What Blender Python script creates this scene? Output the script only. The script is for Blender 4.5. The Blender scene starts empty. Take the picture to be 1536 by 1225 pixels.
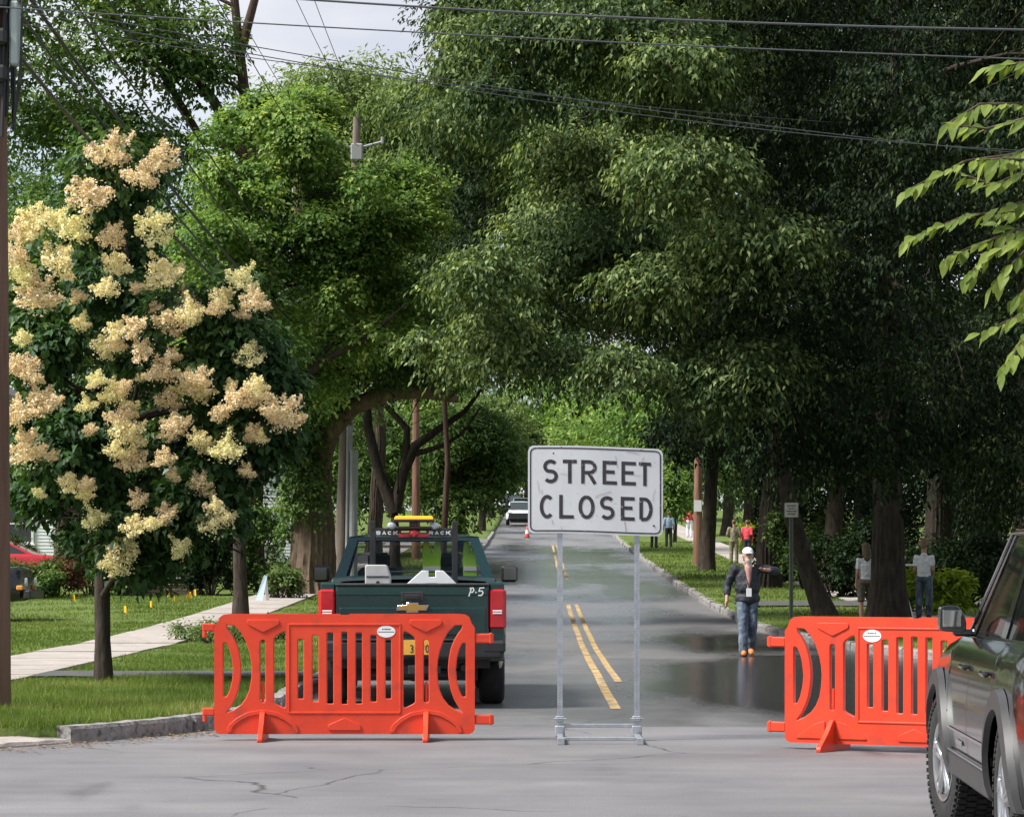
import bpy, bmesh, math, random
import numpy as np
from mathutils import Vector, Matrix
R = math.radians
sc = bpy.context.scene
col = sc.collection

# ------------------------------------------------------------------ camera
FPX, W0, HORIZON, EYE = 4200.0, 1536.0, 844.0, 1.55
cam_d = bpy.data.cameras.new('camera')
cam_d.sensor_fit = 'HORIZONTAL'; cam_d.sensor_width = 36.0
cam_d.lens = 36.0 * FPX / W0
cam_d.shift_y = (HORIZON - 612.5) / W0
cam_d.clip_start = 0.1; cam_d.clip_end = 6000
cam = bpy.data.objects.new('camera', cam_d); col.objects.link(cam)
cam.location = (0, 0, EYE); cam.rotation_euler = (R(90), 0, 0)
sc.camera = cam

# ------------------------------------------------------------------ world, sun, exposure
SUN_EL, SUN_AZ = 50.0, -108.0        # azimuth measured from +Y, clockwise; -112 = left and a little behind
wd = bpy.data.worlds.new('World'); sc.world = wd; wd.use_nodes = True
nt = wd.node_tree; nt.nodes.clear()
def wn(t, **k):
    n = nt.nodes.new(t)
    for a, b in k.items(): setattr(n, a, b)
    return n
sky = wn('ShaderNodeTexSky', sky_type='NISHITA', sun_disc=False)
sky.sun_elevation = R(SUN_EL); sky.sun_rotation = R(SUN_AZ)
tc = wn('ShaderNodeTexCoord'); mp = wn('ShaderNodeMapping'); mp.inputs['Scale'].default_value = (1, 1, 2.4)
nz = wn('ShaderNodeTexNoise'); nz.inputs['Scale'].default_value = 3.2; nz.inputs['Detail'].default_value = 7; nz.inputs['Roughness'].default_value = .55
rp = wn('ShaderNodeValToRGB'); rp.color_ramp.elements[0].position = .34; rp.color_ramp.elements[1].position = .56
nz2 = wn('ShaderNodeTexNoise'); nz2.inputs['Scale'].default_value = 5.5; nz2.inputs['Detail'].default_value = 6
rp2 = wn('ShaderNodeValToRGB')
rp2.color_ramp.elements[0].position = .3; rp2.color_ramp.elements[0].color = (3.5, 3.9, 4.7, 1)
rp2.color_ramp.elements[1].position = .68; rp2.color_ramp.elements[1].color = (6.5, 6.4, 6.5, 1)
mx = wn('ShaderNodeMix', data_type='RGBA'); bg = wn('ShaderNodeBackground'); ow = wn('ShaderNodeOutputWorld')
L = nt.links.new
L(tc.outputs['Generated'], mp.inputs[0]); L(mp.outputs[0], nz.inputs['Vector']); L(mp.outputs[0], nz2.inputs['Vector'])
L(nz.outputs['Fac'], rp.inputs[0]); L(nz2.outputs['Fac'], rp2.inputs[0])
L(rp.outputs[0], mx.inputs['Factor']); L(sky.outputs[0], mx.inputs[6]); L(rp2.outputs[0], mx.inputs[7])
L(mx.outputs[2], bg.inputs['Color']); L(bg.outputs[0], ow.inputs['Surface'])
bg.inputs['Strength'].default_value = 0.07
sd = bpy.data.lights.new('sun', 'SUN'); sd.energy = 3.3; sd.angle = R(16); sd.color = (1, .97, .92)
so = bpy.data.objects.new('sun', sd); col.objects.link(so)
_s = Vector((math.sin(R(SUN_AZ)) * math.cos(R(SUN_EL)), math.cos(R(SUN_AZ)) * math.cos(R(SUN_EL)), math.sin(R(SUN_EL))))
so.rotation_euler = (-_s).to_track_quat('-Z', 'Y').to_euler(); so.location = (-20, -10, 40)
sc.view_settings.view_transform = 'Standard'; sc.view_settings.look = 'None'
sc.view_settings.exposure = 1.22; sc.view_settings.gamma = 1.0
sc.render.engine = 'CYCLES'
cy = sc.cycles
cy.use_denoising = True; cy.max_bounces = 6; cy.diffuse_bounces = 3; cy.glossy_bounces = 3
cy.transmission_bounces = 4; cy.transparent_max_bounces = 8; cy.caustics_reflective = False; cy.caustics_refractive = False
cy.use_adaptive_sampling = True; cy.adaptive_threshold = .02
try: cy.denoiser = 'OPENIMAGEDENOISE'
except Exception: pass

# ------------------------------------------------------------------ places
def at(px, py, Y):                    # a point at depth Y seen at photo pixel (px, py)
    return Vector(((px - 768) / FPX * Y, Y, EYE + (HORIZON - py) / FPX * Y))
def ax(px, Y): return (px - 768) / FPX * Y
def zg(Y):
    if Y <= 48: return 0.0
    if Y <= 215: return .44 * ((Y - 48) / 28.0) ** 1.35
    return 4.91 + 3.0 * (1 - math.exp(-(Y - 215) / 75.0))
def xc(Y): return .954 + .0089 * Y    # road centre line
KL = [(20.5, -60), (20.8, -12), (21.3, -8), (22.0, -6), (22.75, -4.9), (23.4, -4.25), (24.3, -3.65), (25.2, -3.12), (26.2, -2.78), (27.4, -2.52), (29.0, -2.39), (31, xc(31) - 3.6)]
KR = [(37, 60), (37.6, 14), (38.6, 10.5), (41, 8.4), (43.5, 7.2), (46, 6.4), (51, 5.72), (56, 5.3), (60, xc(60) + 3.6)]
def interp(tab, Y):
    for (y0, x0), (y1, x1) in zip(tab, tab[1:]):
        if Y <= y1: return x0 + (x1 - x0) * (Y - y0) / (y1 - y0)
    return tab[-1][1]
def xl(Y): return interp(KL, Y) if Y < 31 else xc(Y) - 3.6
def xr(Y): return interp(KR, Y) if Y < 60 else xc(Y) + 3.6
def lawn_z(X, Y): return zg(Y) + .13

# ------------------------------------------------------------------ materials
MATS = {}
def nodes_of(name):
    m = bpy.data.materials.new(name); m.use_nodes = True
    t = m.node_tree
    return m, t, t.nodes['Principled BSDF'], t.links.new
def mat(name, c, rough=.6, metal=0., c2=None, ns=6., lo=.35, hi=.65, bump=0., bs=60., spec=.5, coat=0., c3=None, ns3=40., lo3=.55, hi3=.7, rough2=None, stretch=(1, 1, 1), emit=None, es=0.):
    if name in MATS: return MATS[name]
    m, t, b, ln = nodes_of(name)
    b.inputs['Roughness'].default_value = rough; b.inputs['Metallic'].default_value = metal
    b.inputs['Specular IOR Level'].default_value = spec; b.inputs['Coat Weight'].default_value = coat; b.inputs['Coat Roughness'].default_value = .06
    b.inputs['Base Color'].default_value = (*c, 1)
    if emit: b.inputs['Emission Color'].default_value = (*emit, 1); b.inputs['Emission Strength'].default_value = es
    tcn = t.nodes.new('ShaderNodeTexCoord'); mpn = t.nodes.new('ShaderNodeMapping'); mpn.inputs['Scale'].default_value = stretch
    ln(tcn.outputs['Object'], mpn.inputs[0])
    src = None
    if c2:
        n = t.nodes.new('ShaderNodeTexNoise'); n.inputs['Scale'].default_value = ns; n.inputs['Detail'].default_value = 6; n.inputs['Roughness'].default_value = .62
        ln(mpn.outputs[0], n.inputs['Vector'])
        r = t.nodes.new('ShaderNodeValToRGB'); r.color_ramp.elements[0].position = lo; r.color_ramp.elements[1].position = hi
        r.color_ramp.elements[0].color = (*c, 1); r.color_ramp.elements[1].color = (*c2, 1)
        ln(n.outputs['Fac'], r.inputs[0]); src = r.outputs[0]
        if rough2 is not None:
            mr = t.nodes.new('ShaderNodeMapRange'); mr.inputs[1].default_value = lo; mr.inputs[2].default_value = hi
            mr.inputs[3].default_value = rough; mr.inputs[4].default_value = rough2
            ln(n.outputs['Fac'], mr.inputs[0]); ln(mr.outputs[0], b.inputs['Roughness'])
    if c3:
        n = t.nodes.new('ShaderNodeTexNoise'); n.inputs['Scale'].default_value = ns3; n.inputs['Detail'].default_value = 5
        ln(mpn.outputs[0], n.inputs['Vector'])
        r = t.nodes.new('ShaderNodeValToRGB'); r.color_ramp.elements[0].position = lo3; r.color_ramp.elements[1].position = hi3
        ln(n.outputs['Fac'], r.inputs[0])
        x = t.nodes.new('ShaderNodeMix'); x.data_type = 'RGBA'
        ln(r.outputs[0], x.inputs['Factor'])
        if src: ln(src, x.inputs[6])
        else: x.inputs[6].default_value = (*c, 1)
        x.inputs[7].default_value = (*c3, 1); src = x.outputs[2]
    if src: ln(src, b.inputs['Base Color'])
    if bump:
        n = t.nodes.new('ShaderNodeTexNoise'); n.inputs['Scale'].default_value = bs; n.inputs['Detail'].default_value = 5
        ln(mpn.outputs[0], n.inputs['Vector'])
        bp = t.nodes.new('ShaderNodeBump'); bp.inputs['Strength'].default_value = bump; bp.inputs['Distance'].default_value = .02
        ln(n.outputs['Fac'], bp.inputs['Height']); ln(bp.outputs[0], b.inputs['Normal'])
    MATS[name] = m
    return m
def leaf_mat(name, ca, cb, trans=.3, gloss=.35, cc=None):
    if name in MATS: return MATS[name]
    m, t, b, ln = nodes_of(name)
    b.inputs['Roughness'].default_value = .55; b.inputs['Specular IOR Level'].default_value = gloss * .55
    a = t.nodes.new('ShaderNodeAttribute'); a.attribute_name = 'tint'
    r = t.nodes.new('ShaderNodeValToRGB'); e = r.color_ramp.elements
    e[0].color = (*ca, 1); e[1].color = (*cb, 1); e[0].position = .1; e[1].position = .8
    if cc: x = e.new(.97); x.color = (*cc, 1)
    ln(a.outputs['Fac'], r.inputs[0])
    ln(r.outputs[0], b.inputs['Base Color'])
    tr = t.nodes.new('ShaderNodeBsdfTranslucent'); g = t.nodes.new('ShaderNodeMix'); g.data_type = 'RGBA'; g.blend_type = 'MULTIPLY'; g.inputs['Factor'].default_value = 1
    ln(r.outputs[0], g.inputs[6]); g.inputs[7].default_value = (1.5, 1.45, .7, 1); ln(g.outputs[2], tr.inputs['Color'])
    ms = t.nodes.new('ShaderNodeMixShader'); ms.inputs[0].default_value = trans
    ln(b.outputs[0], ms.inputs[1]); ln(tr.outputs[0], ms.inputs[2]); ln(ms.outputs[0], t.nodes['Material Output'].inputs['Surface'])
    MATS[name] = m
    return m
def glass_mat(name, c=(.02, .03, .03), rough=.04, alpha=None):
    if name in MATS: return MATS[name]
    m, t, b, ln = nodes_of(name)
    b.inputs['Base Color'].default_value = (*c, 1); b.inputs['Roughness'].default_value = rough
    b.inputs['Specular IOR Level'].default_value = .6
    if alpha is not None: b.inputs['Alpha'].default_value = alpha
    MATS[name] = m
    return m

# ------------------------------------------------------------------ objects
def link(name, mesh, m=None, parent=None, smooth=False):
    o = bpy.data.objects.new(name, mesh); col.objects.link(o)
    if m is not None and not mesh.materials:
        for q in (m if isinstance(m, (list, tuple)) else [m]): mesh.materials.append(q)
    if parent: o.parent = parent
    if smooth: mesh.polygons.foreach_set('use_smooth', [True] * len(mesh.polygons))
    return o
def tag(o, label=None, cat=None, group=None, kind=None):
    if label: o['label'] = label
    if cat: o['category'] = cat
    if group: o['group'] = group
    if kind: o['kind'] = kind
    return o
def thing(name, label, cat, loc=(0, 0, 0), rz=0., group=None):
    o = bpy.data.objects.new(name, None); col.objects.link(o); o.empty_display_size = .2
    o.location = loc; o.rotation_euler = (0, 0, rz)
    return tag(o, label, cat, group)
class MB:
    def __init__(s): s.v = []; s.f = []; s.mi = []
    def add(s, v, f, mi=0):
        k = len(s.v); s.v += [tuple(p) for p in v]; s.f += [tuple(i + k for i in q) for q in f]; s.mi += [mi] * len(f)
        return s
    def box(s, c, d, mi=0, rot=None):
        hx, hy, hz = d[0] / 2, d[1] / 2, d[2] / 2
        v = [Vector((x, y, z)) for x in (-hx, hx) for y in (-hy, hy) for z in (-hz, hz)]
        if rot: 
            M3 = rot if isinstance(rot, Matrix) else Matrix.Rotation(rot, 3, 'Z')
            v = [M3 @ p for p in v]
        return s.add([p + Vector(c) for p in v], [(0, 1, 3, 2), (4, 6, 7, 5), (0, 4, 5, 1), (2, 3, 7, 6), (0, 2, 6, 4), (1, 5, 7, 3)], mi)
    def bbox(s, c, d, b=.01, mi=0, rot=None):            # chamfered box
        hx, hy, hz = d[0] / 2, d[1] / 2, d[2] / 2
        b = min(b, hx * .9, hy * .9, hz * .9)
        v = []
        for sx in (-1, 1):
            for sy in (-1, 1):
                for sz in (-1, 1):
                    v += [Vector((sx * hx, sy * (hy - b), sz * (hz - b))), Vector((sx * (hx - b), sy * hy, sz * (hz - b))), Vector((sx * (hx - b), sy * (hy - b), sz * hz))]
        bm = bmesh.new()
        for p in v: bm.verts.new(p)
        r = bmesh.ops.convex_hull(bm, input=bm.verts); bm.verts.ensure_lookup_table(); bm.verts.index_update()
        if rot:
            M3 = rot if isinstance(rot, Matrix) else Matrix.Rotation(rot, 3, 'Z')
        else: M3 = Matrix.Identity(3)
        s.add([M3 @ q.co + Vector(c) for q in bm.verts], [[q.index for q in f.verts] for f in bm.faces], mi); bm.free()
        return s
    def tube(s, pts, rad, n=8, mi=0, cap=True, noise=0., seed=0):
        pts = [Vector(p) for p in pts]
        if not isinstance(rad, (list, tuple)): rad = [rad] * len(pts)
        rg = random.Random(seed); ring = []; u = None; vs = []; fs = []
        for i, p in enumerate(pts):
            d = (pts[min(i + 1, len(pts) - 1)] - pts[max(i - 1, 0)]).normalized()
            if u is None: u = d.orthogonal().normalized()
            u = (u - d * u.dot(d)); u = u.normalized() if u.length > 1e-6 else d.orthogonal().normalized()
            w = d.cross(u)
            for k in range(n):
                a = 2 * math.pi * k / n; rr = rad[i] * (1 + noise * (rg.random() - .5))
                vs.append(p + (u * math.cos(a) + w * math.sin(a)) * rr)
        for i in range(len(pts) - 1):
            for k in range(n):
                a, b = i * n + k, i * n + (k + 1) % n
                fs.append((a, b, b + n, a + n))
        if cap: fs.append(tuple(range(n))[::-1]); fs.append(tuple((len(pts) - 1) * n + k for k in range(n)))
        return s.add(vs, fs, mi)
    def lathe(s, prof, c=(0, 0, 0), axis='Z', n=24, mi=0, closed=False):   # prof: (radius, along)
        vs = []; fs = []; m = len(prof)
        for k in range(n):
            a = 2 * math.pi * k / n
            for r, h in prof:
                if axis == 'Z': p = (r * math.cos(a), r * math.sin(a), h)
                elif axis == 'X': p = (h, r * math.cos(a), r * math.sin(a))
                else: p = (r * math.sin(a), h, r * math.cos(a))
                vs.append(Vector(p) + Vector(c))
        for k in range(n):
            k2 = (k + 1) % n
            for i in range(m - 1 if not closed else m):
                j = (i + 1) % m
                fs.append((k * m + i, k2 * m + i, k2 * m + j, k * m + j))
        return s.add(vs, fs, mi)
    def ell(s, c, r, n=12, mi=0):
        vs = [Vector((0, 0, 1))]; fs = []
        h = n // 2
        for i in range(1, h):
            t = math.pi * i / h
            for k in range(n):
                a = 2 * math.pi * k / n; vs.append(Vector((math.sin(t) * math.cos(a), math.sin(t) * math.sin(a), math.cos(t))))
        vs.append(Vector((0, 0, -1)))
        for k in range(n): fs.append((0, 1 + k, 1 + (k + 1) % n))
        for i in range(h - 2):
            for k in range(n):
                a, b = 1 + i * n + k, 1 + i * n + (k + 1) % n; fs.append((a, a + n, b + n, b))
        e = len(vs) - 1
        for k in range(n): fs.append((e, e - n + (k + 1) % n, e - n + k))
        return s.add([Vector((p.x * r[0], p.y * r[1], p.z * r[2])) + Vector(c) for p in vs], fs, mi)
    def capsule(s, a, b, ra, rb, n=12, flat=None, mi=0):
        a = Vector(a); b = Vector(b); d = (b - a); l = d.length; d = d / l if l > 1e-6 else Vector((0, 0, 1))
        pts = []; rad = []
        for i in range(5):
            t = math.pi / 2 * (1 - i / 4); pts.append(a - d * ra * math.sin(t)); rad.append(max(.001, ra * math.cos(t)))
        for i in range(5):
            t = math.pi / 2 * (i / 4); pts.append(b + d * rb * math.sin(t)); rad.append(max(.001, rb * math.cos(t)))
        return s.tube(pts, rad, n, mi)
    def prism(s, poly, y0, y1, mi=0, plane='XZ'):        # convex or simple polygon extruded
        n = len(poly)
        if plane == 'XZ': A = [(x, y0, z) for x, z in poly]; B = [(x, y1, z) for x, z in poly]
        elif plane == 'YZ': A = [(y0, x, z) for x, z in poly]; B = [(y1, x, z) for x, z in poly]
        else: A = [(x, z, y0) for x, z in poly]; B = [(x, z, y1) for x, z in poly]
        return s.add(A + B, [tuple(range(n)), tuple(range(2 * n - 1, n - 1, -1))] + [(i, i + n, (i + 1) % n + n, (i + 1) % n) for i in range(n)], mi)
    def mesh(s, name):
        m = bpy.data.meshes.new(name); m.from_pydata(s.v, [], s.f)
        if any(s.mi): m.polygons.foreach_set('material_index', s.mi)
        m.update()
        return m
    def build(s, name, m, parent=None, smooth=False, fix=True, bevel=0.):
        me = s.mesh(name)
        if fix:
            bm = bmesh.new(); bm.from_mesh(me); bmesh.ops.recalc_face_normals(bm, faces=bm.faces); bm.to_mesh(me); bm.free()
        o = link(name, me, m, parent)
        if smooth: smooth_angle(me)
        if bevel:
            q = o.modifiers.new('bevel', 'BEVEL'); q.width = bevel; q.segments = 2; q.limit_method = 'ANGLE'; q.angle_limit = R(35)
        return o
def smooth_angle(me, ang=38):
    me.polygons.foreach_set('use_smooth', [True] * len(me.polygons))
    try: me.set_sharp_from_angle(angle=R(ang))
    except Exception: pass
def copy_tree(o, parent=None):
    c = o.copy(); col.objects.link(c); c.parent = parent
    if parent is not None: c.matrix_parent_inverse = o.matrix_parent_inverse.copy()
    for ch in list(o.children): copy_tree(ch, c)
    return c
def curve_mesh(name, loops, extrude, bevel, res=2, plane='XZ'):
    """filled 2D outline with holes, extruded and bevelled; loops are lists of (x, z)"""
    cu = bpy.data.curves.new(name, 'CURVE'); cu.dimensions = '2D'; cu.fill_mode = 'BOTH'; cu.extrude = extrude; cu.bevel_depth = bevel; cu.bevel_resolution = res
    for lp in loops:
        sp = cu.splines.new('POLY'); sp.points.add(len(lp) - 1); sp.use_cyclic_u = True
        for p, q in zip(sp.points, lp): p.co = (q[0], q[1], 0, 1)
    o = bpy.data.objects.new('tmp', cu); col.objects.link(o)
    bpy.context.view_layer.update()
    dg = bpy.context.evaluated_depsgraph_get()
    me = bpy.data.meshes.new_from_object(o.evaluated_get(dg)); me.name = name
    bpy.data.objects.remove(o); bpy.data.curves.remove(cu)
    if plane == 'XZ': me.transform(Matrix.Rotation(R(90), 4, 'X'))
    me.materials.clear()
    return me
def rounded(poly, r, n=5):
    out = []; k = len(poly)
    for i in range(k):
        p0, p1, p2 = Vector(poly[i - 1]), Vector(poly[i]), Vector(poly[(i + 1) % k])
        rr = r[i] if isinstance(r, (list, tuple)) else r
        a = (p0 - p1); b = (p2 - p1); rr2 = min(rr, a.length * .48, b.length * .48)
        if rr2 < 1e-4: out.append(tuple(p1)); continue
        A = p1 + a.normalized() * rr2; B = p1 + b.normalized() * rr2
        for j in range(n + 1):
            t = j / n; q = A * (1 - t) ** 2 + p1 * 2 * t * (1 - t) + B * t * t; out.append((q.x, q.y))
    return out
def ribbon(mb, pts, w, y=0., th=.0015, closed=False, scale=(1, 1), off=(0, 0), mi=0):
    """a stroke of even width in the XZ plane (front face towards -Y)"""
    P = [Vector((p[0] * scale[0] + off[0], p[1] * scale[1] + off[1])) for p in pts]; n = len(P); Lf = []; Rt = []
    for i in range(n):
        a = P[(i - 1) % n] if (closed or i > 0) else P[i]; b = P[(i + 1) % n] if (closed or i < n - 1) else P[i]
        if a == P[i]: d = (b - P[i]).normalized(); k = 1
        elif b == P[i]: d = (P[i] - a).normalized(); k = 1
        else:
            d1 = (P[i] - a).normalized(); d2 = (b - P[i]).normalized(); d = d1 + d2; d = d.normalized() if d.length > 1e-5 else d1; k = 1 / max(.4, d.dot(d1))
        nn = Vector((-d.y, d.x)); Lf.append(P[i] + nn * w / 2 * k); Rt.append(P[i] - nn * w / 2 * k)
    v = [(p.x, y, p.y) for p in Lf] + [(p.x, y, p.y) for p in Rt] + [(p.x, y + th, p.y) for p in Lf] + [(p.x, y + th, p.y) for p in Rt]
    f = []
    m = n if closed else n - 1
    for i in range(m):
        j = (i + 1) % n
        f += [(i, j, n + j, n + i), (i, 2 * n + i, 2 * n + j, j), (n + i, n + j, 3 * n + j, 3 * n + i)]
    if not closed: f += [(0, n, 3 * n, 2 * n), (n - 1, 2 * n + n - 1, 3 * n + n - 1, 2 * n - 1)]
    mb.add(v, f, mi)
def arc(cx, cy, rx, ry, a0, a1, n=14):
    return [(cx + rx * math.cos(R(a0 + (a1 - a0) * i / n)), cy + ry * math.sin(R(a0 + (a1 - a0) * i / n))) for i in range(n + 1)]
# stroke letters on a unit cell: width 0..w, height 0..1, stroke centre lines
def glyph(ch, w=.6, t=.14):
    h = t / 2; x0, x1, y0, y1 = h, w - h, h, 1 - h; cx = w / 2; rx = (x1 - x0) / 2
    if ch == 'T': return [[(cx, 0), (cx, y1)], [(0, y1), (w, y1)]]
    if ch == 'L': return [[(x0, 1), (x0, y0), (w, y0)]]
    if ch == 'E': return [[(w, y1), (x0, y1), (x0, y0), (w, y0)], [(x0, .53), (w * .84, .53)]]
    if ch == 'F': return [[(w, y1), (x0, y1), (x0, 0)], [(x0, .53), (w * .84, .53)]]
    if ch == 'O' or ch == '0': return [arc(cx, .5 + .0, rx, .0 + y1 - .5, 90, 450, 28)]
    if ch == 'C': return [arc(cx, .5, rx, y1 - .5, 48, 312, 24)]
    if ch == 'D': return [[(x0, y0), (x0, y1), (cx - .05, y1)] + arc(cx - .05, .5, x1 - cx + .05, y1 - .5, 80, -80, 16) + [(cx - .05, y0), (x0, y0)]]
    if ch == 'R': return [[(x0, 0), (x0, y1), (cx, y1)] + arc(cx, (y1 + .47) / 2, x1 - cx, (y1 - .47) / 2, 85, -85, 12) + [(cx, .47), (x0, .47)], [(cx - .02, .47), (w - h * .9, 0)]]
    if ch == 'P': return [[(x0, 0), (x0, y1), (cx, y1)] + arc(cx, (y1 + .47) / 2, x1 - cx, (y1 - .47) / 2, 85, -85, 12) + [(cx, .47), (x0, .47)]]
    if ch == 'S':
        r1 = (y1 - .5) / 2 + .005
        return [arc(cx, y1 - r1, rx, r1, 35, 240, 14)[:] + [(cx + .04, .5)] + arc(cx, y0 + r1, rx, r1, 60, -145, 14)]
    if ch == 'A': return [[(h, 0), (cx, 1 - h), (w - h, 0)], [(w * .22, .32), (w * .78, .32)]]
    if ch == 'B': return [[(x0, y0), (x0, y1), (cx, y1)] + arc(cx, .74, rx, .2, 80, -80, 8) + [(cx, .52), (x0, .52)], [(cx, .52)] + arc(cx, .28, rx, .21, 80, -80, 8) + [(cx, y0), (x0, y0)]]
    if ch == 'K': return [[(x0, 0), (x0, 1)], [(w, 1), (x0, .42)], [(cx - .06, .56), (w, 0)]]
    if ch == '3': return [arc(cx, .73, rx, .2, 140, -80, 12) + arc(cx, .27, rx, .2, 80, -140, 12)]
    if ch == '7': return [[(0, y1), (x1, y1), (w * .35, 0)]]
    if ch == '1': return [[(w * .2, .8), (cx, y1), (cx, 0)]]
    if ch == '8': return [arc(cx, .74, rx * .9, .19, 0, 360, 16), arc(cx, .28, rx, .22, 0, 360, 16)]
    if ch == '5': return [[(x1, y1), (x0, y1), (x0, .55), (cx, .6)] + arc(cx, .32, rx, .26, 80, -140, 12)]
    return []
def letters(text, x, z, hgt, wid, gap, t, y, m, parent, name='letter', th=.0015, slant=0.):
    for ch in text:
        if ch != ' ':
            mb = MB()
            for st in glyph(ch, wid / hgt, t / hgt): ribbon(mb, [(p[0] + slant * p[1], p[1]) for p in st], t, y, th, scale=(hgt, hgt), off=(x, z))
            mb.build(name, m, parent)
        x += wid + gap

# ================================================================== SETTING
rng = np.random.default_rng(7)
def rows_mesh(name, ys, left, right, dz, ncol=9, power=1.0, zf=zg, crown=0.):
    v = []; f = []
    for Y in ys:
        a, b = left(Y), right(Y)
        for k in range(ncol):
            t = k / (ncol - 1); v.append((a + (b - a) * t, Y, zf(Y) + dz + crown * (1 - (2 * t - 1) ** 2)))
    for i in range(len(ys) - 1):
        for k in range(ncol - 1):
            p = i * ncol + k; f.append((p, p + 1, p + ncol + 1, p + ncol))
    m = bpy.data.meshes.new(name); m.from_pydata(v, [], f); m.update()
    return m
def lawn_side(name, ys, edge, side, m):
    offs = [.07, .085, .4, 1, 2, 3.5, 5, 7, 9, 12, 16, 22, 30, 45, 70, 120, 250, 600]
    v = []; f = []; n = len(offs)
    for Y in ys:
        for o in offs:
            X = edge(Y) + side * o
            if side < 0 and edge(Y) < -3.9: X -= min(1.25, (-3.9 - edge(Y)) * 4)
            bumpz = .03 * math.sin(X * 1.7 + Y * .6) * math.sin(Y * .9 - X * .4) if .3 < o < 40 else 0
            v.append((X, Y, lawn_z(X, Y) + bumpz - (.4 if o == .07 else 0)))
    for i in range(len(ys) - 1):
        for k in range(n - 1):
            p = i * n + k; q = (p, p + 1, p + n + 1, p + n); f.append(q if side > 0 else q[::-1])
    me = bpy.data.meshes.new(name); me.from_pydata(v, [], f); me.update()
    return tag(link(name, me, m, smooth=True), kind='structure')

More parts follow.
